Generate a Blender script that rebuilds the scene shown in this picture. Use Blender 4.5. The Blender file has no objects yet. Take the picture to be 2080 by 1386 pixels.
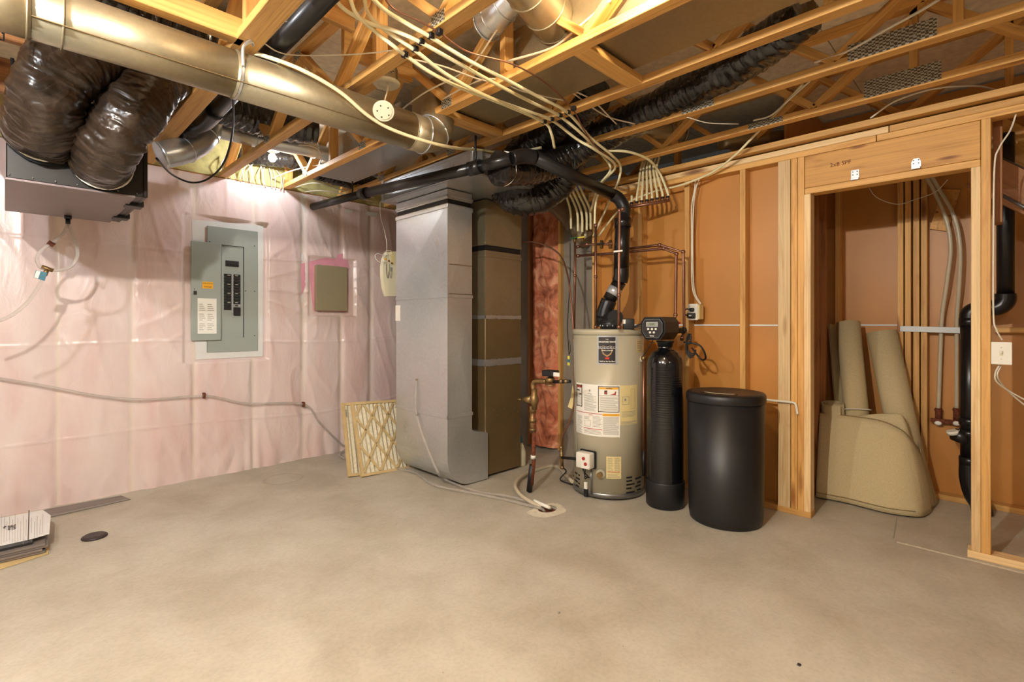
import bpy, bmesh, math, random
from mathutils import Vector, Matrix, noise
random.seed(7)
S = bpy.context.scene
COL = S.collection
PI = math.pi
# ------------------------------------------------------------------ camera
FPX, EYE, HEAD = 1019.0, 1.25, math.radians(44.75)
FX, FY, RX, RY = math.cos(HEAD), math.sin(HEAD), math.sin(HEAD), -math.cos(HEAD)
cam = bpy.data.cameras.new('camera'); cam.sensor_width = 36; cam.lens = FPX/2080*36
cam.shift_y = -36/2080; cam.clip_start = .02
co = bpy.data.objects.new('camera', cam); COL.objects.link(co); S.camera = co
co.location = (0, 0, EYE); co.rotation_euler = (PI/2, 0, HEAD-PI/2)
# ------------------------------------------------------------------ world, exposure
S.view_settings.view_transform = 'Standard'; S.view_settings.look = 'None'
S.view_settings.gamma = 1; S.view_settings.use_curve_mapping = False
S.view_settings.exposure = 0.8
w = bpy.data.worlds.new('world'); S.world = w; w.use_nodes = True
w.node_tree.nodes['Background'].inputs[0].default_value = (.9, .85, .75, 1)
w.node_tree.nodes['Background'].inputs[1].default_value = .02
# bulbs: (x, y, z of the bulb centre, colour, strength, where)   last three are unseen added fill; all built as bulb meshes further down
WARM, NEUT, COOL = (1, .82, .56), (1, .98, .95), (.88, .94, 1)
BULBS = [(-.485, .78, 2.43, (1, .95, .85), 4200, 'bare warm bulb under the trusses at the left of the camera'),
         (1.50, 1.02, 2.62, WARM, 520, 'bare warm bulb up in the joist bay beside the round duct'),
         (1.54, 4.30, 2.61, COOL, 230, 'bare white bulb up in the joist bay over the pink wall'),
         (-.75, 2.05, 2.36, (.88, .94, 1), 1350, 'added cool fill bulb, unseen at the left side of the basement'),
         (-1.3, -.6, 2.36, NEUT, 600, 'added white fill bulb, unseen behind the camera'),
         (1.2, -1.5, 2.36, (1, .88, .7), 160, 'added warm fill bulb, unseen far right behind the camera')]

# ------------------------------------------------------------------ rays: a pixel of the photograph and one known plane give a place in the room
def ray(u, v):
    r = (u-1040)/FPX
    return Vector((FX+r*RX, FY+r*RY, (657-v)/FPX))
def Q(u, v, x=None, y=None, z=None, d=None):
    k = ray(u, v)
    t = x/k.x if x is not None else y/k.y if y is not None else (z-EYE)/k.z if z is not None else d
    return Vector((0, 0, EYE)) + k*t

# ------------------------------------------------------------------ materials
def srgb(c):
    return tuple((a/12.92 if a <= .04045 else ((a+.055)/1.055)**2.4) for a in [b/255 for b in c]) + (1,)
class Nt:
    def __init__(s, name):
        s.m = bpy.data.materials.new(name); s.m.use_nodes = True; s.t = s.m.node_tree
        s.b = s.t.nodes['Principled BSDF']
    def n(s, t, **k):
        q = s.t.nodes.new('ShaderNode'+t)
        for a, b in k.items():
            if a[0] == '_': setattr(q, a[1:], b)
            else:
                key = int(a[1:]) if a[0] == 'i' and a[1:].isdigit() else a.replace('_', ' ')
                if isinstance(b, bpy.types.NodeSocket): s.t.links.new(b, q.inputs[key])
                else: q.inputs[key].default_value = b
        return q
    def l(s, a, b): s.t.links.new(a, b)
    def coord(s, scale=(1, 1, 1), kind='Object', rnd=False, rot=(0, 0, 0)):
        tc = s.n('TexCoord'); v = tc.outputs[kind]
        if rnd:
            oi = s.n('ObjectInfo'); mu = s.n('Math', _operation='MULTIPLY', i0=oi.outputs['Random'], i1=37.0)
            cx = s.n('CombineXYZ', i0=mu.outputs[0], i1=mu.outputs[0], i2=mu.outputs[0])
            v = s.n('VectorMath', _operation='ADD', i0=v, i1=cx.outputs[0]).outputs[0]
        mp = s.n('Mapping', Vector=v); mp.inputs['Scale'].default_value = scale; mp.inputs['Rotation'].default_value = rot
        return mp.outputs[0]
    def ramp(s, fac, stops):
        r = s.n('ValToRGB', Fac=fac); e = r.color_ramp.elements
        while len(e) < len(stops): e.new(.5)
        for q, (p, c) in zip(e, stops): q.position = p; q.color = c if len(c) == 4 else tuple(c)+(1,)
        return r.outputs[0]
    def mix(s, f, a, b, mode='MIX'):
        q = s.n('Mix', _data_type='RGBA', _blend_type=mode)
        for i, x in ((0, f), (6, a), (7, b)):
            if isinstance(x, bpy.types.NodeSocket): s.l(x, q.inputs[i])
            else: q.inputs[i].default_value = x
        return q.outputs[2]
    def bump(s, h, st=.3, d=.01, nrm=None):
        q = s.n('Bump', Height=h, Strength=st, Distance=d)
        if nrm: s.l(nrm, q.inputs['Normal'])
        s.l(q.outputs[0], s.b.inputs['Normal']); return q.outputs[0]
    def set(s, **k):
        for a, b in k.items():
            a = a.replace('_', ' ')
            if isinstance(b, bpy.types.NodeSocket): s.l(b, s.b.inputs[a])
            else: s.b.inputs[a].default_value = b
        return s.m

def plain(name, c, rough=.5, metal=0, var=.08, scale=8, bump=0, **k):
    t = Nt(name); co_ = t.coord((scale,)*3)
    nz = t.n('TexNoise', Vector=co_, Scale=1.0, Detail=5.0)
    c = srgb(c)
    a = tuple(max(0, x*(1-var)) for x in c[:3])+(1,); b = tuple(min(1, x*(1+var)) for x in c[:3])+(1,)
    col = t.ramp(nz.outputs[0], [(.3, a), (.7, b)])
    if bump: t.bump(nz.outputs[0], bump, .005)
    return t.set(Base_Color=col, Roughness=rough, Metallic=metal, **k)

def wood(name, light, dark, knots=True, rough=.55, ks=.62):
    t = Nt(name); v = t.coord((1.1, 14, 14), rnd=True)
    n1 = t.n('TexNoise', Vector=v, Scale=1.6, Detail=6.0, Roughness=.6, Distortion=1.2)
    v2 = t.coord((.5, 60, 60), rnd=True); n2 = t.n('TexNoise', Vector=v2, Scale=2.0, Detail=4.0)
    oi = t.n('ObjectInfo')
    c1 = t.ramp(n1.outputs[0], [(.25, srgb(dark)), (.48, srgb(light)), (.75, tuple(min(1, x*1.12) for x in srgb(light)[:3]))])
    c2 = t.mix(.35, c1, t.ramp(n2.outputs[0], [(.3, (.45, .36, .28)), (.6, (1, 1, 1))]), 'MULTIPLY')
    if knots:
        vk = t.coord((2.2, 11, 11), rnd=True); vo = t.n('TexVoronoi', Vector=vk, Scale=ks)
        kn = t.ramp(vo.outputs['Distance'], [(.045, (.13, .05, .02)), (.085, (.36, .2, .09)), (.17, (1, 1, 1))])
        c2 = t.mix(.85, c2, kn, 'MULTIPLY')
    br = t.n('MapRange', Value=oi.outputs['Random']); br.inputs[3].default_value = .82; br.inputs[4].default_value = 1.1
    hs = t.n('HueSaturation', Value=br.outputs[0], Color=c2)
    t.bump(n2.outputs[0], .25, .003)
    return t.set(Base_Color=hs.outputs[0], Roughness=rough)

def galv(name, c, rough=.32, sp=26):
    t = Nt(name); v = t.coord((sp,)*3)
    vo = t.n('TexVoronoi', Vector=v, Scale=3.0); nz = t.n('TexNoise', Vector=t.coord((3, 3, 3)), Scale=1.0, Detail=5.0)
    c = srgb(c); k = lambda f: tuple(min(1, x*f) for x in c[:3])
    c1 = t.mix(.5, t.ramp(vo.outputs['Color'], [(.2, k(.92)), (.8, k(1.06))]), t.ramp(nz.outputs[0], [(.3, k(.9)), (.7, k(1.08))]))
    r = t.n('MapRange', Value=nz.outputs[0]); r.inputs[1].default_value = .3; r.inputs[2].default_value = .7
    r.inputs[3].default_value = rough-.04; r.inputs[4].default_value = rough+.08
    big = t.n('TexNoise', Vector=t.coord((1.2, 1.2, 1.2)), Scale=1.5, Detail=1.0)
    t.bump(big.outputs[0], .10, .02)
    return t.set(Base_Color=c1, Metallic=.8, Roughness=r.outputs[0])

def flex(name, c, grid=False, rough=.2):
    t = Nt(name); v = t.coord((1, 1, 1))
    a = t.n('TexNoise', Vector=v, Scale=9.0, Detail=2.0, Distortion=1.2)
    b = t.n('TexVoronoi', Vector=v, Scale=26.0)
    h = t.n('Math', _operation='MULTIPLY_ADD', i0=b.outputs['Distance'], i1=.10, i2=a.outputs[0])
    t.bump(h.outputs[0], .6, .02)
    col = t.ramp(a.outputs[0], [(.35, tuple(x*.6 for x in srgb(c)[:3])), (.7, srgb(c))])
    if grid:
        g = t.n('TexBrick', Vector=t.coord((1, 1, 1), rot=(.6, .5, .4)), Color1=(0, 0, 0, 1), Color2=(0, 0, 0, 1), Mortar=(1, 1, 1, 1), Scale=12.0, Mortar_Size=.006, Brick_Width=.5, Row_Height=.25)
        g.offset = 0
        col = t.mix(g.outputs['Fac'], col, tuple(min(1, x*1.6) for x in srgb(c)[:3])+(1,))
    return t.set(Base_Color=col, Roughness=rough, Coat_Weight=.4, Coat_Roughness=.1)

M = {}
M['wood'] = wood('pine_framing', (224, 172, 98), (190, 130, 62))
M['wood_pale'] = wood('lit_pale_pine', (232, 200, 148), (204, 158, 100))  # white-lit copy of the framing pine, light put into the colour
M['wood_header'] = wood('header_pine', (212, 158, 84), (176, 116, 52), ks=1.15)
M['wood_dark'] = wood('shaded_pine', (176, 118, 66), (128, 78, 38))  # shaded copy of the framing pine, shade put into the colour
M['sheath'] = plain('subfloor_strand_board', (238, 224, 198), .8, var=.13, scale=22)  # paled to stand in for bulb light missing up in the bays
M['kraft'] = plain('kraft_backed_drywall', (192, 132, 62), .42, var=.07, scale=2.2)
M['galv'] = galv('galvanised_bright', (206, 210, 214), .3)
M['galv_warm'] = galv('galvanised_dull', (170, 158, 130), .42)
M['galv_brown'] = plain('brown_enamelled_steel', (126, 106, 74), .38, .5, .05, 5)
def mat_plate():
    t = Nt('nail_plate_steel'); b = t.n('TexChecker', Vector=t.coord((.01, 1, 1.7)), Color1=srgb((196, 192, 176)), Color2=srgb((92, 82, 66)), Scale=75.0)
    return t.set(Base_Color=b.outputs[0], Metallic=.3, Roughness=.45)
M['plate'] = mat_plate()
M['flex'] = flex('black_flex_jacket', (40, 35, 32), rough=.16)
M['flex_brown'] = flex('brown_flex_jacket', (54, 41, 31), True, .3)
M['abs'] = plain('black_drain_pipe', (26, 25, 26), .3, var=.2)
M['black'] = plain('black_plastic', (24, 24, 26), .45, var=.1)
M['black_gloss'] = plain('glossy_black_resin', (14, 14, 18), .16, var=.1, Coat_Weight=.5, Coat_Roughness=.06)
M['pex'] = plain('cream_tube', (232, 220, 176), .38, var=.05)
M['pex_grey'] = plain('hazy_white_tube', (196, 184, 158), .3, var=.05)
M['cable'] = plain('white_cable', (226, 216, 196), .5)
M['copper'] = plain('copper', (146, 104, 84), .4, .8, .18, 14)
M['brass'] = plain('brass', (150, 122, 82), .45, .85, .2, 30)
M['white'] = plain('white_plastic', (234, 230, 218), .4, var=.03)
M['cream'] = plain('cream_plastic', (222, 214, 184), .45, var=.03)
M['tape'] = plain('white_sheathing_tape', (226, 226, 224), .35, var=.05, bump=.3)
M['tape_pink'] = plain('pink_sheathing_tape', (228, 158, 176), .4, var=.1, bump=.3)
M['panel_grey'] = plain('grey_panel_enamel', (158, 166, 160), .4, var=.03)
M['beige'] = plain('beige_enamel', (152, 142, 114), .45, var=.03)
M['heater'] = plain('heater_enamel', (184, 177, 154), .32, var=.03, scale=2)
M['steel'] = plain('grey_steel', (140, 140, 138), .35, .8)
M['purple'] = plain('cabinet_steel', (116, 102, 102), .42, .35, .06)
M['cab_shaded'] = plain('shaded_cabinet_steel', (24, 20, 17), .4, .3, .1)  # dark steel darkened further, the unlit box front put into its colour
M['label'] = plain('paper_label', (240, 237, 228), .5, var=.03)
M['label_y'] = plain('yellow_label', (226, 208, 150), .5, var=.04)
M['orange'] = plain('orange_label', (240, 176, 44), .5, var=.03)
M['ink'] = plain('black_ink', (38, 34, 34), .5)
M['ink_grey'] = plain('grey_ink', (150, 146, 134), .5)
M['ink_red'] = plain('red_ink', (176, 58, 48), .5)
M['silver'] = plain('silver_print', (196, 198, 202), .3, .5)
M['blue'] = plain('teal_tag', (50, 110, 130), .5)
M['green'] = plain('green_enamel', (40, 90, 50), .5)
M['yellow'] = plain('yellow_tag', (222, 208, 84), .5)
M['red'] = plain('red_plastic', (196, 40, 30), .4)
M['rust'] = plain('rusty_grate', (104, 50, 24), .8, var=.6, scale=60, bump=.8)
M['dark'] = plain('dark_void', (12, 10, 9), .9)
M['slat_beige'] = plain('beige_grille', (176, 146, 108), .6)
M['filter'] = plain('filter_media', (216, 206, 180), .9, var=.12, scale=60, bump=.6)
M['card'] = plain('cardboard', (202, 176, 126), .75, var=.08, scale=14)
M['plank'] = wood('grey_vinyl_plank', (128, 118, 112), (96, 88, 84), knots=False, rough=.45)
M['puck'] = plain('dark_brown_rubber', (52, 42, 42), .5)
M['lcd'] = plain('lcd_screen', (150, 156, 136), .25)
M['patch'] = plain('mortar_patch', (216, 206, 184), .85, var=.12, scale=30, bump=.6)
M['rim'] = plain('yellow_rim_batt', (188, 176, 116), .95, var=.25, scale=14, bump=.9)
M['ceramic'] = plain('porcelain', (240, 236, 226), .3, var=.02)
M['carpet'] = plain('carpet_backing', (196, 180, 140), .95, var=.1, scale=160, bump=.5)
M['carpet_edge'] = plain('carpet_pile_edge', (150, 128, 90), .98, var=.3, scale=120, bump=.7)
M['concrete_wall'] = plain('grey_foundation', (140, 130, 116), .75, var=.16, scale=5, bump=.3)
def mat_batt():
    t = Nt('pink_fibre_batt'); v = t.coord((1, 1, 1))
    a = t.n('TexNoise', Vector=v, Scale=8.0, Detail=7.0, Distortion=1.0); b = t.n('TexNoise', Vector=v, Scale=3.5, Detail=2.0)
    c = t.ramp(a.outputs[0], [(.30, srgb((150, 84, 58))), (.5, srgb((222, 142, 106))), (.68, srgb((240, 184, 148)))])
    c = t.mix(.5, c, t.ramp(b.outputs[0], [(.35, srgb((206, 150, 120))), (.6, (1, 1, 1))]), 'MULTIPLY')
    t.bump(a.outputs[0], .9, .03); return t.set(Base_Color=c, Roughness=.9)
M['batt'] = mat_batt()
def mat_poly():
    t = Nt('polythene_over_pink_batts'); v = t.coord((1, 1, 1)); va = t.coord((1.7, 1, .55))
    a = t.n('TexNoise', Vector=va, Scale=2.6, Detail=4.0, Distortion=.6)
    att = t.n('Attribute', _attribute_name='stud')
    pink = t.ramp(a.outputs[0], [(.3, srgb((220, 190, 186))), (.5, srgb((226, 204, 200))), (.7, srgb((230, 214, 210)))])
    col = t.mix(att.outputs['Fac'], pink, srgb((232, 222, 202)))
    w1 = t.n('TexNoise', Vector=t.coord((3.2, 1, 1.4), rot=(0, .35, 0)), Scale=3.0, Detail=3.0, Distortion=2.4)
    w2 = t.n('TexWave', Vector=t.coord((1, 1, 1)), Scale=.42, Distortion=9.0, Detail=2.0); w2.bands_direction = 'Z'
    h = t.n('Math', _operation='MULTIPLY_ADD', i0=w2.outputs['Fac'], i1=.12, i2=w1.outputs[0])
    t.bump(h.outputs[0], .3, .014)
    return t.set(Base_Color=col, Roughness=.34, Coat_Weight=.4, Coat_Roughness=.2)
M['poly'] = mat_poly()
def mat_floor():
    t = Nt('concrete_slab'); v = t.coord((1, 1, 1))
    a = t.n('TexNoise', Vector=v, Scale=.7, Detail=6.0, Roughness=.55, Distortion=.2)
    b = t.n('TexNoise', Vector=v, Scale=70.0, Detail=3.0)
    c = t.n('TexNoise', Vector=v, Scale=2.6, Detail=8.0, Roughness=.62, Distortion=.3)
    col = t.ramp(a.outputs[0], [(.3, srgb((168, 158, 140))), (.5, srgb((186, 179, 163))), (.7, srgb((198, 192, 178)))])
    col = t.mix(.35, col, t.ramp(c.outputs[0], [(.35, srgb((156, 144, 124))), (.62, srgb((208, 201, 187)))]))
    col = t.mix(.25, col, t.ramp(b.outputs[0], [(.3, (.6, .58, .54)), (.6, (1, 1, 1))]), 'MULTIPLY')
    # ring stains left by something round, dark specks
    vo = t.n('TexVoronoi', Vector=v, Scale=11.0); sp = t.ramp(vo.outputs['Distance'], [(.02, (.25, .2, .15)), (.035, (1, 1, 1))])
    col = t.mix(.6, col, sp, 'MULTIPLY')
    vr = t.n('TexVoronoi', Vector=t.mix(.05, v, c.outputs[1]), Scale=.75); rg = t.ramp(vr.outputs['Distance'], [(.085, (1, 1, 1)), (.1, (.66, .6, .52)), (.112, (1, 1, 1))])
    col = t.mix(.45, col, rg, 'MULTIPLY')
    h = t.n('Math', _operation='MULTIPLY_ADD', i0=b.outputs[0], i1=.2, i2=c.outputs[0]); t.bump(h.outputs[0], .1, .004)
    r = t.n('MapRange', Value=a.outputs[0]); r.inputs[3].default_value = .42; r.inputs[4].default_value = .68
    return t.set(Base_Color=col, Roughness=r.outputs[0])
M['floor'] = mat_floor()
def mat_clear():
    t = Nt('clear_vinyl_tube')
    return t.set(Base_Color=srgb((214, 206, 198)), Roughness=.12, Transmission_Weight=.5, IOR=1.2, Alpha=.6)
M['clear'] = mat_clear()
def emis(name, c, s):
    t = Nt(name); return t.set(Base_Color=(1, 1, 1, 1), Emission_Color=tuple(c)+(1,), Emission_Strength=s)

# ------------------------------------------------------------------ mesh helpers (all shapes are given in room coordinates)
def frame(d):
    d = d.normalized(); up = Vector((0, 0, 1)) if abs(d.z) < .95 else Vector((1, 0, 0))
    a = d.cross(up).normalized(); return a, d.cross(a).normalized()
def smooth_path(pts, n=8):
    p = [Vector(q) for q in pts]
    if len(p) < 3: return p
    out = []; e = [p[0]*2-p[1]] + p + [p[-1]*2-p[-2]]
    for i in range(1, len(e)-2):
        a, b, c, d = e[i-1:i+3]
        for k in range(n):
            t = k/n
            out.append(.5*((2*b)+(c-a)*t+(2*a-5*b+4*c-d)*t*t+(3*b-a-3*c+d)*t**3))
    out.append(p[-1]); return out
class MB:
    def __init__(s): s.v = []; s.f = []; s.sm = []
    def add(s, vs, fs, smooth=False):
        o = len(s.v); s.v += [Vector(q) for q in vs]; s.f += [tuple(i+o for i in f) for f in fs]; s.sm += [smooth]*len(fs); return s
    def box(s, a, b, c=.0):
        x0, x1 = sorted((a[0], b[0])); y0, y1 = sorted((a[1], b[1])); z0, z1 = sorted((a[2], b[2]))
        if c <= 0:
            return s.add([(x, y, z) for x in (x0, x1) for y in (y0, y1) for z in (z0, z1)],
                         [(0, 1, 3, 2), (4, 6, 7, 5), (0, 4, 5, 1), (2, 3, 7, 6), (0, 2, 6, 4), (1, 5, 7, 3)])
        bm = bmesh.new(); bmesh.ops.create_cube(bm, size=1)
        for q in bm.verts: q.co = Vector(((x0+x1)/2+q.co.x*(x1-x0), (y0+y1)/2+q.co.y*(y1-y0), (z0+z1)/2+q.co.z*(z1-z0)))
        bmesh.ops.bevel(bm, geom=bm.edges[:], offset=min(c, (x1-x0)*.4, (y1-y0)*.4, (z1-z0)*.4), segments=1 if c < .006 else 3, affect='EDGES', profile=.5)
        bm.verts.index_update(); s.add([q.co.copy() for q in bm.verts], [[q.index for q in f.verts] for f in bm.faces], c >= .006); bm.free(); return s
    def tube(s, pts, r, n=12, cap=True):
        p = [Vector(q) for q in pts]; R = r if callable(r) else (lambda t, a: r)
        L = [0]
        for i in range(1, len(p)): L.append(L[-1]+(p[i]-p[i-1]).length)
        T = L[-1] or 1; a = None; rings = []
        for i, q in enumerate(p):
            d = (p[min(i+1, len(p)-1)]-p[max(i-1, 0)])
            if d.length < 1e-9: d = Vector((0, 0, 1))
            d.normalize()
            if a is None: a, b = frame(d)
            else:
                a = (a-d*a.dot(d)); a = a.normalized() if a.length > 1e-6 else frame(d)[0]; b = d.cross(a)
            rings.append([q+(a*math.cos(k*2*PI/n)+b*math.sin(k*2*PI/n))*R(L[i], k*2*PI/n) for k in range(n)])
        vs = [x for g in rings for x in g]; fs = []
        for i in range(len(rings)-1):
            for k in range(n): fs.append((i*n+k, i*n+(k+1) % n, (i+1)*n+(k+1) % n, (i+1)*n+k))
        if cap:
            o = len(s.v)
            s.add(vs, fs, True); s.f += [tuple(o+k for k in reversed(range(n))), tuple(o+(len(rings)-1)*n+k for k in range(n))]; s.sm += [False]*2
        else: s.add(vs, fs, True)
        return s
    def cyl(s, a, b, r, r2=None, n=24):
        a, b = Vector(a), Vector(b); r2 = r if r2 is None else r2; L = (b-a).length
        return s.tube([a, b], lambda t, _: r+(r2-r)*(t/L if L else 0), n)
    def lathe(s, c, prof, n=48):      # profile of (radius, z), turned about the vertical through c
        c = Vector(c); vs = []; fs = []
        for (r, z) in prof: vs += [c+Vector((r*math.cos(k*2*PI/n), r*math.sin(k*2*PI/n), z)) for k in range(n)]
        for i in range(len(prof)-1):
            for k in range(n): fs.append((i*n+k, i*n+(k+1) % n, (i+1)*n+(k+1) % n, (i+1)*n+k))
        o = len(s.v); s.add(vs, fs, True); m = len(prof)-1
        s.f += [tuple(o+k for k in reversed(range(n))), tuple(o+m*n+k for k in range(n))]; s.sm += [False]*2; return s
    def sphere(s, c, r, n=14, sc=(1, 1, 1)):
        c = Vector(c); m = n//2; vs = [c+Vector((0, 0, -r*sc[2]))]; fs = []
        for i in range(1, m):
            t = PI*i/m
            vs += [c+Vector((r*math.sin(t)*math.cos(k*2*PI/n)*sc[0], r*math.sin(t)*math.sin(k*2*PI/n)*sc[1], -r*math.cos(t)*sc[2])) for k in range(n)]
        vs.append(c+Vector((0, 0, r*sc[2]))); e = len(vs)-1
        for k in range(n):
            fs.append((0, 1+(k+1) % n, 1+k)); fs.append((e, 1+(m-2)*n+k, 1+(m-2)*n+(k+1) % n))
            for i in range(m-2): fs.append((1+i*n+k, 1+i*n+(k+1) % n, 1+(i+1)*n+(k+1) % n, 1+(i+1)*n+k))
        return s.add(vs, fs, True)
    def prism(s, poly, ax):           # closed outline poly (3D points) pushed along the vector ax
        n = len(poly); p = [Vector(q) for q in poly]; ax = Vector(ax)
        return s.add(p+[q+ax for q in p], [tuple(reversed(range(n))), tuple(range(n, 2*n))]+[(i, (i+1) % n, n+(i+1) % n, n+i) for i in range(n)])
    def build(s, name, mat, parent=None, mtx=None, org=None):
        lo = Vector((min(q[i] for q in s.v) for i in range(3))); hi = Vector((max(q[i] for q in s.v) for i in range(3)))
        W = mtx.copy() if mtx else Matrix.Translation(org if org else Vector(((lo.x+hi.x)/2, (lo.y+hi.y)/2, lo.z)))
        inv = W.inverted()
        me = bpy.data.meshes.new(name); me.from_pydata([inv@q for q in s.v], [], s.f)
        me.polygons.foreach_set('use_smooth', s.sm); me.materials.append(M[mat] if isinstance(mat, str) else mat); me.update()
        bm = bmesh.new(); bm.from_mesh(me); bmesh.ops.recalc_face_normals(bm, faces=bm.faces[:]); bm.to_mesh(me); bm.free()
        o = bpy.data.objects.new(name, me); COL.objects.link(o); place(o, W, parent); return o
WM = {}
def place(o, W, parent=None):
    o.matrix_basis = W
    if parent:
        o.parent = parent; o.matrix_parent_inverse = WM[parent.name].inverted()
    WM[o.name] = W.copy()
def tag(o, label, cat, group=None, kind=None):
    o['label'] = label; o['category'] = cat
    if group: o['group'] = group
    if kind: o['kind'] = kind
    return o
def thing(name, label, cat, loc, group=None):
    o = bpy.data.objects.new(name, None); COL.objects.link(o); o.empty_display_size = .05
    place(o, Matrix.Translation(Vector(loc))); return tag(o, label, cat, group)
def struct(o, label=None, cat=None):
    o['kind'] = 'structure'
    if label: o['label'] = label; o['category'] = cat
    return o
def beam(name, p0, p1, w, h, mat='wood', parent=None, side=None, bev=.0025):
    """a bar from p0 to p1 (centre line); w across along `side`, h in the third direction"""
    p0, p1 = Vector(p0), Vector(p1); d = (p1-p0); L = d.length; d.normalize()
    if side is None:
        a, b = frame(d)
    else:
        a = Vector(side); a = (a-d*a.dot(d)).normalized(); b = d.cross(a)
    W = Matrix.Translation((p0+p1)/2) @ Matrix((d, a, b)).transposed().to_4x4()
    bm = MB(); bm.box((-L/2, -w/2, -h/2), (L/2, w/2, h/2), bev)
    bm.v = [W@q for q in bm.v]
    return bm.build(name, mat, parent, mtx=W)
def box(name, a, b, mat, parent=None, bev=.0):
    return MB().box(a, b, bev).build(name, mat, parent)
def tube(name, pts, r, mat, parent=None, n=10, sub=8, sm=True):
    return MB().tube(smooth_path(pts, sub) if sm else pts, r, n).build(name, mat, parent)
def rib(r, pitch=.035, amp=.05, nz=.06, seed=0):
    def f(t, a):
        k = abs(math.sin(t*PI/pitch+.9*noise.noise(Vector((math.cos(a)+seed, math.sin(a), t*3)))+.5*math.sin(a+seed)))**.7
        q = noise.noise(Vector((math.cos(a)*1.3+seed, math.sin(a)*1.3, t*6)))
        q2 = noise.noise(Vector((math.cos(a)*1.6+seed, math.sin(a)*1.6, t*48)))
        q3 = noise.noise(Vector((math.cos(a)*3+seed, math.sin(a)*3, t*90)))
        return r*(1-amp+amp*k+nz*q*1.3+nz*.55*q2+nz*.25*q3)
    return f
FONT = {}
def text(name, body, size, mat, parent, origin, right, up, wrap=None, align='CENTER', sx=1.0, off=.0012, bold=0):
    """flat lettering on a surface; wrap = (centre, radius) bends it round an upright cylinder"""
    cu = bpy.data.curves.new(name, 'FONT'); cu.body = body; cu.size = size; cu.align_x = align; cu.align_y = 'CENTER'; cu.offset = bold
    cu.resolution_u = 2
    to = bpy.data.objects.new(name+'_tmp', cu); COL.objects.link(to)
    me = bpy.data.meshes.new_from_object(to); bpy.data.objects.remove(to); bpy.data.curves.remove(cu)
    right, up = Vector(right).normalized(), Vector(up).normalized(); nrm = right.cross(up); o0 = Vector(origin)
    mb = MB(); vs = []
    for q in me.vertices:
        x, y = q.co.x*sx, q.co.y
        if wrap:
            c, R = wrap; a0 = math.atan2(o0.y-c[1], o0.x-c[0]); a = a0+x/R
            vs.append(Vector((c[0]+(R+off)*math.cos(a), c[1]+(R+off)*math.sin(a), o0.z+y)))
        else: vs.append(o0+right*x+up*y+nrm*off)
    mb.add(vs, [tuple(p.vertices) for p in me.polygons]); bpy.data.meshes.remove(me)
    return mb.build(name, mat, parent)
def arcpatch(c, R, a0, a1, z0, z1, n=10):
    n = max(2, n); vs = []
    for k in range(n+1):
        a = a0+(a1-a0)*k/n
        vs += [(c[0]+R*math.cos(a), c[1]+R*math.sin(a), z0), (c[0]+R*math.cos(a), c[1]+R*math.sin(a), z1)]
    return vs, [(2*k, 2*k+2, 2*k+3, 2*k+1) for k in range(n)]

# ================================================================== THE SETTING
WY = 4.64          # plane of the pink wall, seen at the left
WX = 3.62          # face of the stud wall, seen at the right
BX = 3.71          # its board
JB = 2.46          # undersides of the trusses
JXS = [3.85, 3.34, 2.83, 2.32, 1.81, 1.30, .79, -.23, -.74, -1.25, -1.76]
DRAIN = Q(1112, 1036, z=0)
# floor with a real hole for the drain
def make_floor():
    mb = MB(); cx, cy = DRAIN.x, DRAIN.y; r = .055; n = 32; h = .25
    cir = []; sq = []
    for k in range(n):
        a = k*2*PI/n; c, s = math.cos(a), math.sin(a); m = max(abs(c), abs(s))
        cir.append((cx+r*1.25*c, cy+r*s, 0)); sq.append((cx+h*c/m, cy+h*s/m, 0))
    mb.add(cir+sq, [(k, (k+1) % n, n+(k+1) % n, n+k) for k in range(n)])
    dn = [(x, y, -.09) for x, y, _ in cir]; mb.add(cir+dn, [(k, (k+1) % n, n+(k+1) % n, n+k) for k in range(n)])
    X0, X1, Y0, Y1 = -2.7, 4.85, -2.9, 4.8
    for a, b in (((X0, Y0), (X1, cy-h)), ((X0, cy+h), (X1, Y1)), ((X0, cy-h), (cx-h, cy+h)), ((cx+h, cy-h), (X1, cy+h))):
        mb.add([(a[0], a[1], 0), (b[0], a[1], 0), (b[0], b[1], 0), (a[0], b[1], 0)], [(0, 1, 2, 3)])
    mb.box((X0, Y0, -.12), (X1, Y1, -.095))
    return mb.build('floor', 'floor')
floor = struct(make_floor())
# pale ridge of mortar where a plate has been, and the saw joint in the closet
def strip(name, a, b, w, mat, parent, h=.003, wob=.3, n=60, seed=0):
    a, b = Vector(a), Vector(b); d = (b-a); nn = Vector((-d.y, d.x, 0)).normalized(); vs = []; fs = []
    for k in range(n+1):
        p = a+d*k/n; q = noise.noise(Vector((k*.7, seed, 0))); e = noise.noise(Vector((k*.9, seed+5, 0)))
        vs += [p-nn*w*(.5+wob*q), p+nn*w*(.0)+Vector((0, 0, h*(1+e))), p+nn*w*(.5+wob*e)]
    for k in range(n):
        for j in (0, 1): fs.append((3*k+j, 3*k+3+j, 3*k+4+j, 3*k+1+j))
    for i in range(len(vs)): vs[i] = vs[i]+Vector((0, 0, .0012))
    return MB().add(vs, fs, True).build(name, mat, parent)
strip('mortar_ridge', Q(1822, 1102, z=0), Q(2085, 1167, z=0), .022, 'patch', floor, .004)
strip('saw_joint', Q(1815, 1095, z=0), Q(1822, 1052, z=0), .006, 'ink_grey', floor, .0008, seed=3)
strip('mortar_ridge', Q(-30, 1052, z=0), Q(702, 908, z=0), .035, 'patch', floor, .007, seed=9, n=140)

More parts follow.
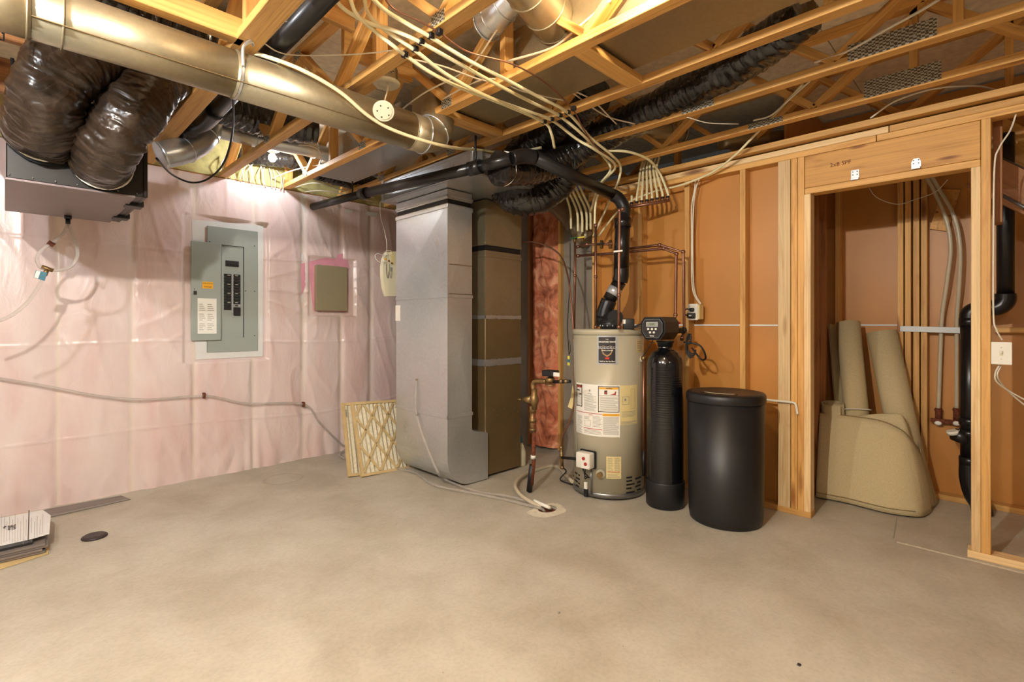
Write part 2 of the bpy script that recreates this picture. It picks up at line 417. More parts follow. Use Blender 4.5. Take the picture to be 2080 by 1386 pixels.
# pink wall: polythene stapled to studs, bellying out over the batts between them
STUDX = [-1.0, -.6, -.19, .25, .66, 1.06, 1.50, 1.93, 2.30, 2.62, 3.02, 3.4]
def make_poly():
    nx, nz = 420, 250; x0, x1, z1 = -1.4, 3.70, 2.45; vs = []; st = []
    for j in range(nz+1):
        z = z1*j/nz
        for i in range(nx+1):
            x = x0+(x1-x0)*i/nx
            b = max([q for q in STUDX if q <= x] or [x0-.2]); c = min([q for q in STUDX if q > x] or [x1+.2])
            t = (x-b)/(c-b); e = min(x-b, c-x)
            belly = math.sin(PI*t)**.7*.022*(.55+.45*min(1, z/.35))*(.5+.5*min(1, (2.5-z)/.3))
            f1 = noise.noise(Vector((x*2.2, 0, z*.8)))*.012
            f2 = (1-abs(noise.noise(Vector((x*5+z*1.5, 3, z*1.7)))*2))**4*.007
            low = max(0, 1-z/.5)*abs(noise.noise(Vector((x*7, 9, z*4))))*.030
            pn = 0
            for (px, pz, rr) in ((1.34, 1.52, .75), (2.2, 1.6, .42)):      # folds run out from the two boxes
                dx, dz = x-px, z-pz; rad = math.hypot(dx, dz*.75); an = math.atan2(dz, dx)
                if rad > rr*.35: pn += max(0, math.sin(an*17+noise.noise(Vector((x*2, z*2, 1)))*4))**4*.009*max(0, 1-rad/rr/1.15)
            k = min(1, e/.03)
            for (a0, a1, b0, b1) in ((1.02, 1.58, .98, 2.08), (2.02, 2.40, 1.36, 1.84)):
                if a0-.04 < x < a1+.04 and b0-.04 < z < b1+.04: k = 0
            vs.append((x, WY-.004-k*(belly+f1*.8+f2+low+pn)-.0045*sum(math.exp(-((z-zz-.03*x*noise.noise(Vector((x*.7, zz, 0))))/.008)**2) for zz in (1.82, 1.10, .45)), z)); st.append(max(0, 1-e/.022)*(1 if z < 2.44 else 0)*.5)
    fs = [(j*(nx+1)+i, j*(nx+1)+i+1, (j+1)*(nx+1)+i+1, (j+1)*(nx+1)+i) for j in range(nz) for i in range(nx)]
    mb = MB().add(vs, fs, True)
    me = bpy.data.meshes.new('wall_left'); me.from_pydata(mb.v, [], mb.f); me.polygons.foreach_set('use_smooth', mb.sm)
    me.materials.append(M['poly']); at = me.attributes.new('stud', 'FLOAT', 'POINT'); at.data.foreach_set('value', st); me.update()
    o = bpy.data.objects.new('wall_left', me); COL.objects.link(o); place(o, Matrix()); return o
wall_left = struct(make_poly(), 'pink batts behind wrinkled clear polythene on the left wall', 'wall')
box('concrete_wall', (-2.7, WY+.02, 0), (4.85, WY+.18, 2.45), 'concrete_wall', wall_left)
box('top_plate', (-1.4, WY+.0, 2.448), (3.7, WY+.1, 2.46), 'wood_dark', wall_left)
# tape on the polythene
def tape(pts, mat='tape', d=.006):
    p = [Vector((q[0], WY-d, q[1])) for q in pts]; return MB().prism(p, (0, .0015, 0)).build('sheathing_tape', mat, wall_left)
def pw(u, v): q = Q(u, v, y=WY-.01); return (q.x, q.z)
tape([pw(390, 446), pw(535, 459), pw(534, 474), pw(416, 462), pw(416, 496), pw(391, 493)])
tape([pw(522, 458), pw(535, 459), pw(534, 720), pw(521, 716)], d=.0085)
tape([pw(396, 692), pw(420, 694), pw(420, 716), pw(534, 709), pw(533, 724), pw(398, 731)], d=.011)
tape([pw(597, 514), pw(617, 516), pw(616, 614), pw(598, 612)], d=.007)
tape([pw(611, 536), pw(704, 513), pw(709, 546), pw(645, 541), pw(640, 622), pw(705, 632), pw(703, 634), pw(636, 632), pw(633, 600), pw(628, 560), pw(613, 600)], 'tape_pink', .011)
tape([pw(598, 392), pw(652, 404), pw(650, 452), pw(636, 458), pw(618, 430)], d=.012)
tape([pw(700, 424), pw(800, 438), pw(800, 446), pw(700, 432)], d=.02)
rb = MB()
for i in range(len(JXS)-1):
    if JXS[i] > 3.9: continue
rb.box((-1.4, WY+.0, 2.463), (4.8, WY+.1, 2.86)); rb.build('rim_batt', 'rim', wall_left)

# stud wall at the right
wall_right = struct(MB().box((BX, 1.03, .03), (BX+.012, 2.60, 2.36)).build('wall_right', 'kraft'), 'stud wall of yellow pine with brown kraft board', 'wall')
def stud(y0, z0=.038, z1=2.325, w=.038, x0=WX, dep=.089, mat='wood', name='stud'):
    return beam(name, (x0+dep/2, y0-w/2, z0), (x0+dep/2, y0-w/2, z1), dep, w, mat, wall_right, side=(1, 0, 0))
for y in (2.60, 2.149, 1.749, 1.342): stud(y)
stud(1.095, w=.075, dep=.05, mat='wood_pale'); stud(1.016); stud(.976, dep=.089, mat='wood')
stud(.94, z1=2.08, mat='wood_pale')
stud(.145, z1=2.08, mat='wood_pale'); stud(.106)
beam('board_joint', (BX-.003, 1.09, 1.236), (BX-.003, 2.6, 1.236), .004, .011, 'tape', wall_right, side=(1, 0, 0))
stud(-.33, z1=2.325); stud(-.75, z1=2.325); stud(-1.2)
beam('bottom_plate', (WX+.045, .90, .019), (WX+.045, 2.64, .019), .089, .038, 'wood', wall_right, side=(1, 0, 0))
beam('bottom_plate', (WX+.045, .16, .019), (WX+.045, -2.6, .019), .089, .038, 'wood_pale', wall_right, side=(1, 0, 0))
beam('top_plate', (WX+.045, 2.64, 2.344), (WX+.045, .56, 2.344), .089, .038, 'wood', wall_right, side=(1, 0, 0))
beam('top_plate', (WX+.045, .556, 2.344), (WX+.045, -2.6, 2.344), .089, .038, 'wood', wall_right, side=(1, 0, 0))
beam('top_plate', (WX+.045, 2.64, 2.383), (WX+.045, .50, 2.383), .089, .038, 'wood_pale', wall_right, side=(1, 0, 0))
beam('top_plate', (WX+.045, .496, 2.383), (WX+.045, -2.6, 2.383), .089, .038, 'wood', wall_right, side=(1, 0, 0))
beam('bearing_plate', (WX+.02, 2.64, 2.431), (WX+.02, -2.6, 2.431), .14, .038, 'wood', wall_right, side=(1, 0, 0))
beam('door_header', (WX+.045, .936, 2.222), (WX+.045, .108, 2.222), .080, .204, 'wood_header', wall_right, side=(1, 0, 0))
beam('header_sill', (WX+.045, .936, 2.099), (WX+.045, .108, 2.099), .089, .038, 'wood', wall_right, side=(1, 0, 0))
# left of the stud wall: grey foundation with one open bay of batt
cw = struct(MB().box((3.74, 2.60, 0), (3.80, WY, 2.45)).build('wall_corner', 'concrete_wall'), 'bare grey foundation wall behind the furnace', 'wall')
beam('stud', (3.715, 3.03, .04), (3.715, 3.03, 2.42), .05, .03, 'wood', cw, side=(1, 0, 0))
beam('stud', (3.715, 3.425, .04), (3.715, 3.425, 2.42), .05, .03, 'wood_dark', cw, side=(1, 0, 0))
beam('top_plate', (3.715, 2.6, 2.43), (3.715, 4.6, 2.43), .05, .03, 'wood', cw, side=(1, 0, 0))
def batt():
    vs = []; ny, nz = 34, 200
    for j in range(nz+1):
        for i in range(ny+1):
            y = 3.045+.365*i/ny; z = .05+2.36*j/nz; e = min(i, ny-i)/ny
            q = Vector((y*6, z*2.4, 0)); n1 = (1-abs(noise.noise(q)*2))**2; n2 = abs(noise.noise(q*3.1))
            vs.append((3.738-min(1, e*6)*(.035+.028*n1+.02*n2), y, z))
    return MB().add(vs, [(j*(ny+1)+i, j*(ny+1)+i+1, (j+1)*(ny+1)+i+1, (j+1)*(ny+1)+i) for j in range(nz) for i in range(ny)], True).build('fibre_batt', 'batt', cw)
batt()
# closet beyond the doorway
cl = struct(MB().box((4.75, -2.6, 0), (4.77, 1.1, 2.9)).build('wall_closet', 'kraft'), 'back wall of the closet seen through the doorway', 'wall')
for y in (.592, .548, .500, .456): beam('stud', (4.705, y-.019, .038), (4.705, y-.019, 2.44), .089, .036, 'wood', cl, side=(1, 0, 0))
for y in (.99, -.62, -1.1): beam('stud', (4.705, y-.019, .038), (4.705, y-.019, 2.44), .089, .036, 'wood', cl, side=(1, 0, 0))
beam('bottom_plate', (4.705, .98, .019), (4.705, -2.6, .019), .089, .038, 'wood', cl, side=(1, 0, 0))
beam('board_joint', (4.747, .60, 1.236), (4.747, .98, 1.236), .004, .012, 'tape', cl, side=(1, 0, 0))
beam('blocking', (4.71, .07, 1.205), (4.71, -.60, 1.205), .07, .038, 'wood', cl, side=(1, 0, 0))
beam('strap', Q(1828, 668, x=4.655), Q(1976, 672, x=4.655), .003, .042, 'steel', cl, side=(1, 0, 0))
cs = struct(MB().box((3.80, 1.09, 0), (4.75, 1.11, 2.9)).build('wall_closet_side', 'kraft'))
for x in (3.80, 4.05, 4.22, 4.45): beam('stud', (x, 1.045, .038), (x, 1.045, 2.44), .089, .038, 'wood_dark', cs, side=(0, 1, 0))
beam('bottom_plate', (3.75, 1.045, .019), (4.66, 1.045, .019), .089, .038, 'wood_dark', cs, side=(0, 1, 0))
# the walls nobody sees, so light has somewhere to bounce
struct(MB().box((-2.75, -2.9, 0), (-2.7, 4.8, 2.9)).build('wall_back', 'concrete_wall'))
struct(MB().box((-2.7, -2.95, 0), (4.85, -2.9, 2.9)).build('wall_near', 'concrete_wall'))

# ceiling: subfloor sheets on open-web trusses
ceiling = struct(MB().box((-2.7, -2.9, 2.93), (4.85, 4.8, 2.95)).build('ceiling', 'sheath'), 'strand board subfloor over open-web trusses', 'ceiling')
y = -2.9
while y < 4.8:
    box('subfloor_sheet', (-2.7, y+.002, 2.918), (4.85, min(y+1.217, 4.8), 2.931), 'sheath', ceiling); y += 1.22
def plate_obj(x, y0, y1, z0, z1, par, mat='plate', rows=True):
    """pressed steel connector with rows of punched teeth"""
    mb = MB().box((x-.0016, y0, z0), (x, y1, z1)); ny = max(2, int((y1-y0)/.02)); nz = max(2, int((z1-z0)/.016))
    for i in range(ny):
        for j in range(nz):
            if (i+j) % 2: continue
            cy = y0+(i+.5)*(y1-y0)/ny; cz = z0+(j+.5)*(z1-z0)/nz
            mb.box((x-.0045, cy-.004, cz-.005), (x-.0012, cy+.004, cz+.005))
    return mb.build('nail_plate', mat, par)
TRUSS = {}
for ji, xf in enumerate(JXS):
    cw_ = .10 if xf == .79 else .064
    xc = xf-cw_/2; y0, y1 = -2.85, (4.62 if xf < 3.7 else 4.6)
    mt = 'wood_pale' if xf in (1.30, 1.81, 2.32, .79) and False else 'wood'
    tr = beam('floor_truss', (xc, y0, JB+.019), (xc, y1, JB+.019), cw_, .038, mt, ceiling, side=(1, 0, 0))
    TRUSS[xf] = tr
    beam('top_chord', (xc, y0, 2.898), (xc, y1, 2.898), .064, .038, mt, tr, side=(1, 0, 0))
    ph = [.1, .45, .25, .6, .0, .35, .5, .2, .3, .1, 0][ji]; y = -.6 + ph
    k = 0
    while y < 4.4:
        a = (xc, y, JB+.038); b = (xc, min(y+.45, 4.55), 2.88); c = (xc, min(y+.95, 4.58), JB+.038)
        beam('web', a, b, .064, .036, mt, tr, side=(1, 0, 0)); beam('web', b, c, .064, .036, mt, tr, side=(1, 0, 0))
        if k % 2 == 0: beam('web', (xc, b[1]+.05, JB+.038), (xc, b[1]+.05, 2.88), .064, .036, mt, tr, side=(1, 0, 0))
        for (py, z0) in ((a[1], JB+.006), (b[1], 2.84)):
            if (1.9 if xf > 1.7 else .2) < py < 4.4: plate_obj(xf-.0645, py-.045, py+.045, z0, z0+.05, tr)
        y += .95; k += 1
def yat(u, v, x): return Q(u, v, x=x).y
plate_obj(2.765, yat(1903, 60, 2.765), yat(1722, 110, 2.765), JB+.008, JB+.085, TRUSS[2.83])
plate_obj(3.275, yat(1912, 150, 3.275), yat(1755, 190, 3.275), JB+.008, JB+.10, TRUSS[3.34])
for xf, u0, u1, v in ((2.83, 1385, 1450, 225), (3.34, 1520, 1590, 255), (1.81, 1660, 1730, 0)):
    if u0 > 1600: continue
    plate_obj(xf-.0645, yat(u1, v, xf-.064), yat(u0, v, xf-.064), JB+.002, JB+.036, TRUSS[xf])
# blocking between trusses
def block(u, v, xa, xb, ha=.038, wd=.089, mt='wood', z=JB+.019):
    yy = Q(u, v, z=JB).y; return beam('blocking', (xa, yy, z), (xb, yy, z), wd, ha, mt, ceiling, side=(0, 1, 0))
block(1235, 140, 1.812, 2.254); block(945, 255, 1.812, 2.254)
beam('blocking', (1.812, Q(1235, 140, z=JB).y+.06, 2.50), (2.0, Q(1235, 140, z=JB).y+.1, 2.60), .06, .038, 'wood', ceiling)
for xa, xb, yy in ((.792, 1.235, 1.55), (.792, 1.235, 2.35), (1.302, 1.745, 2.6), (2.832, 3.275, 2.3)):
    beam('blocking', (xa, yy, 2.80), (xb, yy, 2.80), .038, .16, 'wood', ceiling, side=(0, 1, 0))
bA, bB = Q(262, -8, z=JB), Q(486, 82, z=JB)
beam('blocking', (bA.x-.5, (bA.y+bB.y)/2+.03, JB+.045), (.72, (bA.y+bB.y)/2+.03, JB+.045), .06, .09, 'wood', ceiling, side=(0, 1, 0))
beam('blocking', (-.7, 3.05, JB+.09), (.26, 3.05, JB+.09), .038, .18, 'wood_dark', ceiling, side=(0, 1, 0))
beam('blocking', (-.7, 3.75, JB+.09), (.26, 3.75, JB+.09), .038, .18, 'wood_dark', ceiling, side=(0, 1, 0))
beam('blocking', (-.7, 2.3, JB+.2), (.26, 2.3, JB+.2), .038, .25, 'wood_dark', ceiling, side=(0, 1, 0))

# ================================================================== LAMPS
for i, (x, y, z, c, s, lab) in enumerate(BULBS):
    t = thing('light_bulb', lab, 'light bulb', (x, y, z-.04))
    glow = MB().sphere((x, y, z), .03, 16, (1, 1, 1.12)).build('glass_bulb', emis('bulb_glow_%d' % i, c, s), t)
    MB().cyl((x, y, z+.03), (x, y, z+.055), .018, .02).build('screw_base', 'brass', t)
    MB().lathe((x, y, z+.05), [(.03, 0), (.055, .008), (.06, .02), (.05, .03)], 24).build('lamp_holder', 'ceramic', t)
    if z < 2.5: box('mounting_board', (x-.27, y-.05, z+.081), (x+.27, y+.05, z+.099), 'wood_pale', t)
    else: box('mounting_board', (x-.20, y-.05, z+.081), (x+.20, y+.05, z+.099), 'wood_pale', t)

# ================================================================== SHEET METAL
# return air drop: a flat duct that curls under into the furnace
X0, X1, Y0, Y1 = 2.31, 2.55, 2.965, 3.66
t = thing('return_duct', 'tall flat galvanised duct that curls into the base of the brown furnace', 'duct', ((X0+X1)/2, (Y0+Y1)/2, 0))
def crossbroken(x0, x1, y0, y1, z0, z1, name, mat, par, d=.012):
    mb = MB(); c = []
    for (ax, s, a0, a1, b) in (('x', -1, y0, y1, x0), ('x', 1, y0, y1, x1), ('y', -1, x0, x1, y0), ('y', 1, x0, x1, y1)):
        f = lambda u, z, o=0: (b+s*o, u, z) if ax == 'x' else (u, b+s*o, z)
        am = (a0+a1)/2; zm = (z0+z1)/2
        mb.add([f(a0, z0), f(a1, z0), f(a1, z1), f(a0, z1), f(am, zm, d)], [(0, 1, 4), (1, 2, 4), (2, 3, 4), (3, 0, 4)])
    mb.add([(x0, y0, z0), (x1, y0, z0), (x1, y1, z0), (x0, y1, z0)], [(0, 1, 2, 3)]); mb.add([(x0, y0, z1), (x1, y0, z1), (x1, y1, z1), (x0, y1, z1)], [(0, 1, 2, 3)])
    return mb.build(name, mat, par)
def cleat(x0, x1, y0, y1, z, par, mat='galv', h=.026, o=.007):
    mb = MB()
    mb.box((x0-o, y0-o, z-h/2), (x0, y1+o, z+h/2), .002); mb.box((x1, y0-o, z-h/2), (x1+o, y1+o, z+h/2), .002)
    mb.box((x0-o, y0-o, z-h/2), (x1+o, y0, z+h/2), .002); mb.box((x0-o, y1, z-h/2), (x1+o, y1+o, z+h/2), .002)
    return mb.build('drive_cleat', mat, par)
crossbroken(X0, X1, Y0, Y1, 1.455, 2.145, 'duct_section', 'galv', t, .010)
crossbroken(X0, X1, Y0, Y1, .555, 1.455, 'duct_section', 'galv', t, .006)
cleat(X0, X1, Y0, Y1, 1.455, t); cleat(X0, X1, Y0, Y1, 2.125, t, h=.03); cleat(X0, X1, Y0, Y1, .55, t)
box('canvas_joint', (X0+.006, Y0+.006, 2.14), (X1-.006, Y1-.006, 2.185), 'black', t)
crossbroken(X0, X1, Y0, Y1, 2.18, 2.252, 'collar', 'galv', t, .001); cleat(X0, X1, Y0, Y1, 2.20, t, h=.02)
pr = [(X0, .55), (X0, .24)]
for k in range(1, 9): a = PI+PI/2*k/9; pr.append((X0+.22+.22*math.cos(a), .235+.225*math.sin(a)))
pr += [(X0+.24, .008), (2.716, .008), (2.716, .375), (2.60, .40), (X1, .42), (X1, .55)]
bt = MB().prism([(x, Y0, z) for x, z in pr], (0, Y1-Y0, 0)).build('boot', 'galv', t)
MB().box((X0-.001, 3.60, 1.27), (X0-.004, 3.665, 1.40)).build('paper_tag', 'white', t)
for z in (.52, .80): MB().cyl((X0+.002, 3.35, z), (X0-.014, 3.35, z), .007).build('screw', 'brass', t)
text('chalk_mark', 'WM\n~~', .06, 'yellow', t, (2.43, Y0, .80), (1, 0, 0), (0, 0, 1))
for yy, zz in ((1.66, .0), (1.12, 0)): pass
for zz in (1.69, 1.47): MB().box((X0+.008, Y0-.0115, zz), (X1-.003, Y0-.008, zz+.004)).build('fold_line', 'galv_brown', t)
# furnace: brown cabinet with its plenum above
FX0, FX1, FY0, FY1 = 2.716, 3.13, 2.995, 3.72
t = thing('furnace', 'brown steel furnace cabinet standing behind the galvanised return duct', 'furnace', ((FX0+FX1)/2, 3.36, 0))
box('cabinet', (FX0, FY0, .02), (FX1, FY1, .905), 'galv_brown', t, .004)
box('cabinet', (FX0, FY0, .91), (FX1, FY1, 1.29), 'galv_brown', t, .004)
for a in ((FX0+.04, FY0+.04), (FX1-.04, FY0+.04), (FX0+.04, FY1-.04), (FX1-.04, FY1-.04)): MB().cyl((a[0], a[1], 0), (a[0], a[1], .02), .02).build('foot', 'rust', t)
def foil(x0, x1, y0, y1, z, h):
    mb = MB(); P = [(x0, y1), (x0, y0), (x1, y0)]; n = 30; vs = []
    for s in range(2):
        for k in range(n+1):
            q = Vector(P[s]).lerp(Vector(P[s+1]), k/n); o = Vector((-.004, 0)) if s == 0 else Vector((0, -.004))
            for j in range(4):
                w_ = noise.noise(Vector((k*.9, j*2+s*7, 1)))*.0025; e = noise.noise(Vector((k*.5, s*3, j > 1)))*.006 if j in (0, 3) else 0
                vs.append((q.x+o.x*(1+w_*300*.3), q.y+o.y*(1+w_*300*.3), z-h/2+h*j/3+e))
    fs = [(s*(n+1)*4+k*4+j, s*(n+1)*4+(k+1)*4+j, s*(n+1)*4+(k+1)*4+j+1, s*(n+1)*4+k*4+j+1) for s in range(2) for k in range(n) for j in range(3)]
    return mb.add(vs, fs, True).build('foil_tape', 'galv', t)
foil(FX0, FX1, FY0, FY1, .93, .055); foil(FX0, FX1, FY0, FY1, 1.30, .03)
for k in range(9): q = (FX0+.05+.04*k, FY0-.002, .52+.03*math.sin(k*2.2)); MB().cyl(q, (q[0], q[1]-.004, q[2]), .004, n=8).build('screw', 'steel', t)
t = thing('supply_plenum', 'dull galvanised plenum with a black canvas joint on top of the furnace', 'duct', ((FX0+FX1)/2, 3.36, 1.31))
crossbroken(FX0, FX1, FY0, FY1, 1.315, 1.84, 'duct_section', 'galv_warm', t, .012); cleat(FX0, FX1, FY0, FY1, 1.80, t, 'galv_warm')
box('canvas_joint', (FX0+.006, FY0+.006, 1.84), (FX1-.006, FY1-.006, 1.885), 'black', t)
crossbroken(FX0-.005, FX1, FY0-.005, FY1, 1.883, 2.248, 'duct_section', 'galv_warm', t, .01); cleat(FX0, FX1, FY0, FY1, 1.90, t, 'galv_warm')
# trunk under the trusses
t = thing('trunk_duct', 'wide galvanised trunk duct lying across the tops of both tall ducts', 'duct', (2.67, 3.12, 2.255))
crossbroken(2.205, 3.14, 2.55, 3.72, 2.258, 2.42, 'duct_section', 'galv', t, .003)
cleat(2.205, 3.14, 2.55, 3.72, 2.27, t, h=.016, o=.005); cleat(2.205, 3.14, 2.55, 3.72, 2.405, t, h=.014, o=.004)
for p in ((2.2, 2.56), (2.2, 3.69)): beam('corner_angle', (p[0]-.002, p[1], 2.255), (p[0]-.002, p[1], 2.43), .03, .006, 'galv', t, side=(0, 1, 0))
# long round pipe across the room
ZR = 2.335; YR = 2.40; RR = .098
t = thing('round_duct', 'long round galvanised duct slung across the room under the trusses', 'duct', (.9, YR, ZR-RR))
MB().cyl((.05, YR, ZR), (.70, YR, ZR), RR, n=40).build('pipe_section', 'galv_warm', t)
MB().cyl((.69, YR, ZR), (1.62, YR, ZR), RR+.0015, n=40).build('pipe_section', 'galv_warm', t)
for x, s in ((.05, 1), (.14, 1), (.70, 1), (1.60, 1)): MB().tube([(x+.018*math.cos(a)*0, YR+(RR+.002)*math.cos(a), ZR+(RR+.002)*math.sin(a)) for a in [k*2*PI/32 for k in range(33)]], .0035, 6).build('seam_bead', 'galv_warm', t)
MB().box((.06, YR-RR+.012, ZR-.060), (1.60, YR-RR+.016, ZR-.057)).build('lock_seam', 'galv_brown', t)
el = [(1.60, YR, ZR), (1.68, YR, ZR), (1.75, YR+.01, ZR+.02), (1.80, YR+.02, ZR+.07), (1.82, YR+.03, ZR+.14), (1.83, YR+.03, ZR+.22)]
MB().tube(el, RR+.003, 32).build('elbow', 'galv_warm', t)
for p, d in (((1.69, YR, ZR), (1, 0, .05)), ((1.775, YR+.015, ZR+.045), (1, .1, 1))):
    a, b = frame(Vector(d)); MB().tube([Vector(p)+(a*math.cos(k*PI/16)+b*math.sin(k*PI/16))*(RR+.005) for k in range(33)], .004, 6).build('seam_bead', 'galv', t)
lf = [(.06, YR, ZR), (-.02, YR, ZR), (-.10, YR-.02, ZR+.02), (-.30, YR-.12, ZR+.11), (-.62, YR-.30, ZR+.25)]
MB().tube(lf[:3], RR+.003, 32).build('elbow', 'galv_warm', t); MB().tube(lf[2:], RR+.004, 32).build('elbow', 'galv_warm', t)
hs = [(.70+.012*j, YR+(RR+.004)*math.cos(a), ZR+(RR+.004)*math.sin(a)) for j in (0, 1) for a in [PI*.98+k*PI*1.0/16 for k in range(17)]]
MB().add(hs, [(k, k+1, 17+k+1, 17+k) for k in range(16)], True).build('hanger_strap', 'galv', t)
tube('hanger_strap', [(.706, YR-RR-.004, ZR), (.706, YR-RR-.004, ZR+.08), (.74, YR-RR+.005, ZR+.125), (.76, YR-RR+.04, ZR+.13)], .008, 'galv', t, 6)
tube('hanger_strap', [(.706, YR+RR+.003, ZR-.0), (.706, YR+RR+.004, ZR+.13)], .008, 'galv', t, 6)
# flat duct between the trusses
t = thing('joist_duct', 'flat rectangular duct boxed between two trusses above the light wood blocking', 'duct', (2.0, 1.0, 2.512))
crossbroken(1.84, 2.185, -1.3, .55, 2.512, 2.75, 'duct_section', 'galv_warm', t, .002)
crossbroken(1.835, 2.19, .56, 2.72, 2.51, 2.75, 'duct_section', 'galv_warm', t, .002)
box('drive_cleat', (1.83, .53, 2.503), (2.20, .585, 2.512), 'galv_warm', t, .002)
t = thing('joist_duct', 'flat bright duct between the trusses above the wide trunk duct', 'duct', (2.0, 3.4, 2.512))
crossbroken(1.84, 2.20, 2.86, 4.2, 2.512, 2.72, 'duct_section', 'galv', t, .004)
# round duct up by the warm bulb
def seg(name, label, pts, r, mat='galv', n=28, beads=True, cat='duct'):
    p = smooth_path(pts, 5); t = thing(name, label, cat, p[0]-Vector((0, 0, r)))
    MB().tube(p, r, n).build('pipe_section', mat, t)
    if beads:
        for i in (0, len(p)//3, 2*len(p)//3, len(p)-1):
            d = p[min(i+1, len(p)-1)]-p[max(i-1, 0)]; a, b = frame(d)
            MB().tube([p[i]+(a*math.cos(k*PI/12)+b*math.sin(k*PI/12))*(r+.002) for k in range(25)], .004, 6).build('seam_bead', mat, t)
    return t
seg('branch_duct', 'round galvanised branch duct glowing beside the warm ceiling bulb', [Q(1050, -55, z=2.70), Q(1090, -5, z=2.69), Q(1128, 45, z=2.68)], .10, 'galv_warm')
seg('branch_duct', 'round duct end with an open crinkled collar beside the tube clips', [Q(985, 55, z=2.72), Q(1010, 30, z=2.74), Q(1045, -10, z=2.78)], .07, 'galv')
seg('branch_duct', 'bright segmented elbow duct above the pink wall behind the hung unit', [Q(325, 316, y=3.9), Q(362, 308, y=3.9), Q(385, 300, y=3.92), Q(410, 283, y=3.95), Q(424, 258, y=3.98), Q(428, 225, y=4.0)], .085, 'galv')
seg('branch_duct', 'slim galvanised pipe crossing above the white bulb', [Q(425, 258, z=2.63), Q(520, 282, z=2.63), Q(640, 305, z=2.63), Q(765, 345, z=2.63)], .062, 'galv')
seg('branch_duct', 'short galvanised pipe running down behind the copper valves', [Q(1090, 385, x=3.58), Q(1128, 415, x=3.6), Q(1165, 452, x=3.62), Q(1195, 490, x=3.64)], .085, 'galv_warm')
seg('branch_duct', 'foil wrapped pipe running beside the black drain pipe', [Q(655, -55, z=2.58), Q(580, 25, z=2.58), Q(500, 118, z=2.58), Q(455, 170, z=2.58)], .036, 'galv', 20)
seg('branch_duct', 'galvanised pipe crossing above the joists over the stud wall', [Q(1180, 262, z=2.68), Q(1330, 268, z=2.66), Q(1390, 272, z=2.66)], .05, 'galv_warm')
seg('branch_duct', 'thin galvanised pipe end lying above the last truss', [Q(1465, 290, z=2.56), Q(1530, 285, z=2.58), Q(1600, 278, z=2.6)], .05, 'galv_warm')
# flexible ducts
def flexd(label, pts, r, mat='flex', seed=0, pitch=.05, amp=.07, nz=.10, ties=(), n=40, sub=60):
    p = smooth_path(pts, sub); t = thing('flexible_duct', label, 'flexible duct', p[0]-Vector((0, 0, r)))
    MB().tube(p, rib(r, pitch, amp, nz, seed), n).build('jacket', mat, t)
    for i in ties:
        i = max(0, min(len(p)-2, int(i*len(p)))); d = p[i+1]-p[max(0, i-1)]; a, b = frame(d)
        MB().tube([p[i]+(a*math.cos(k*PI/14)+b*math.sin(k*PI/14))*(r*1.01) for k in range(29)], .005, 6).build('zip_tie', 'white', t)
    return t
flexd('fat brown wrapped flexible duct looping off the left side of the hung unit', [(.125, 3.19, 2.13), (.115, 3.04, 2.15), (.125, 2.93, 2.24), (.19, 2.92, 2.37), (.31, 3.0, 2.47), (.46, 3.18, 2.54), (.60, 3.5, 2.62), (.66, 3.9, 2.66)], .132, 'flex_brown', 1, .09, .05, .12, (.02,))
flexd('fat brown wrapped flexible duct rising from the middle of the hung unit', [(.335, 3.19, 2.03), (.335, 3.05, 2.05), (.375, 2.93, 2.15), (.445, 2.91, 2.28), (.51, 2.96, 2.41), (.555, 3.06, 2.52), (.60, 3.22, 2.62), (.62, 3.5, 2.70)], .120, 'flex_brown', 4, .08, .06, .12, (.02,))
flexd('long black flexible duct lying along the truss bay over the stud wall', [Q(1640, 20, z=2.68), Q(1560, 88, z=2.63), Q(1460, 150, z=2.60), Q(1360, 205, z=2.58), Q(1270, 250, z=2.56), Q(1195, 292, z=2.50), Q(1130, 330, z=2.38), Q(1060, 345, z=2.28), Q(1012, 342, z=2.24)], .105, 'flex', 2, .05, .05, .08, (.97,))
flexd('shorter black flexible duct hooking round onto the plenum side', [Q(1172, 235, z=2.60), Q(1168, 275, y=2.22), Q(1160, 325, y=2.30), Q(1140, 370, y=2.42), Q(1100, 402, y=2.55), Q(1055, 408, y=2.68), Q(1030, 396, y=2.82), Q(1020, 380, y=2.97)], .112, 'flex', 7, .05, .045, .09, (.97,))
flexd('black flexible duct bulging out above the trunk duct', [Q(1215, 190, z=2.62), Q(1130, 262, z=2.58), Q(1072, 300, z=2.52), Q(1040, 330, z=2.42)], .105, 'flex', 3, .05, .05, .1)
flexd('shiny black flexible duct high in the bays left of the white bulb', [Q(395, 185, z=2.72), Q(470, 225, z=2.70), Q(560, 250, z=2.70), Q(640, 262, z=2.72)], .11, 'flex', 5, .05, .08, .1)
flexd('black flexible duct just behind the white bulb', [Q(420, 312, z=2.68), Q(500, 318, z=2.68), Q(590, 325, z=2.68), Q(640, 345, z=2.66)], .075, 'flex', 6, .04, .08, .1)
flexd('black flexible duct over the wall top near the end of the drain pipe', [Q(640, 345, z=2.58), Q(700, 362, z=2.58), Q(760, 378, z=2.60)], .085, 'flex', 8, .04, .08, .1)
flexd('black flexible duct between trusses at the top left corner', [Q(180, -30, z=2.7), Q(290, 30, z=2.7), Q(400, 75, z=2.72), Q(520, 120, z=2.76)], .12, 'flex', 9, .05, .08, .1)

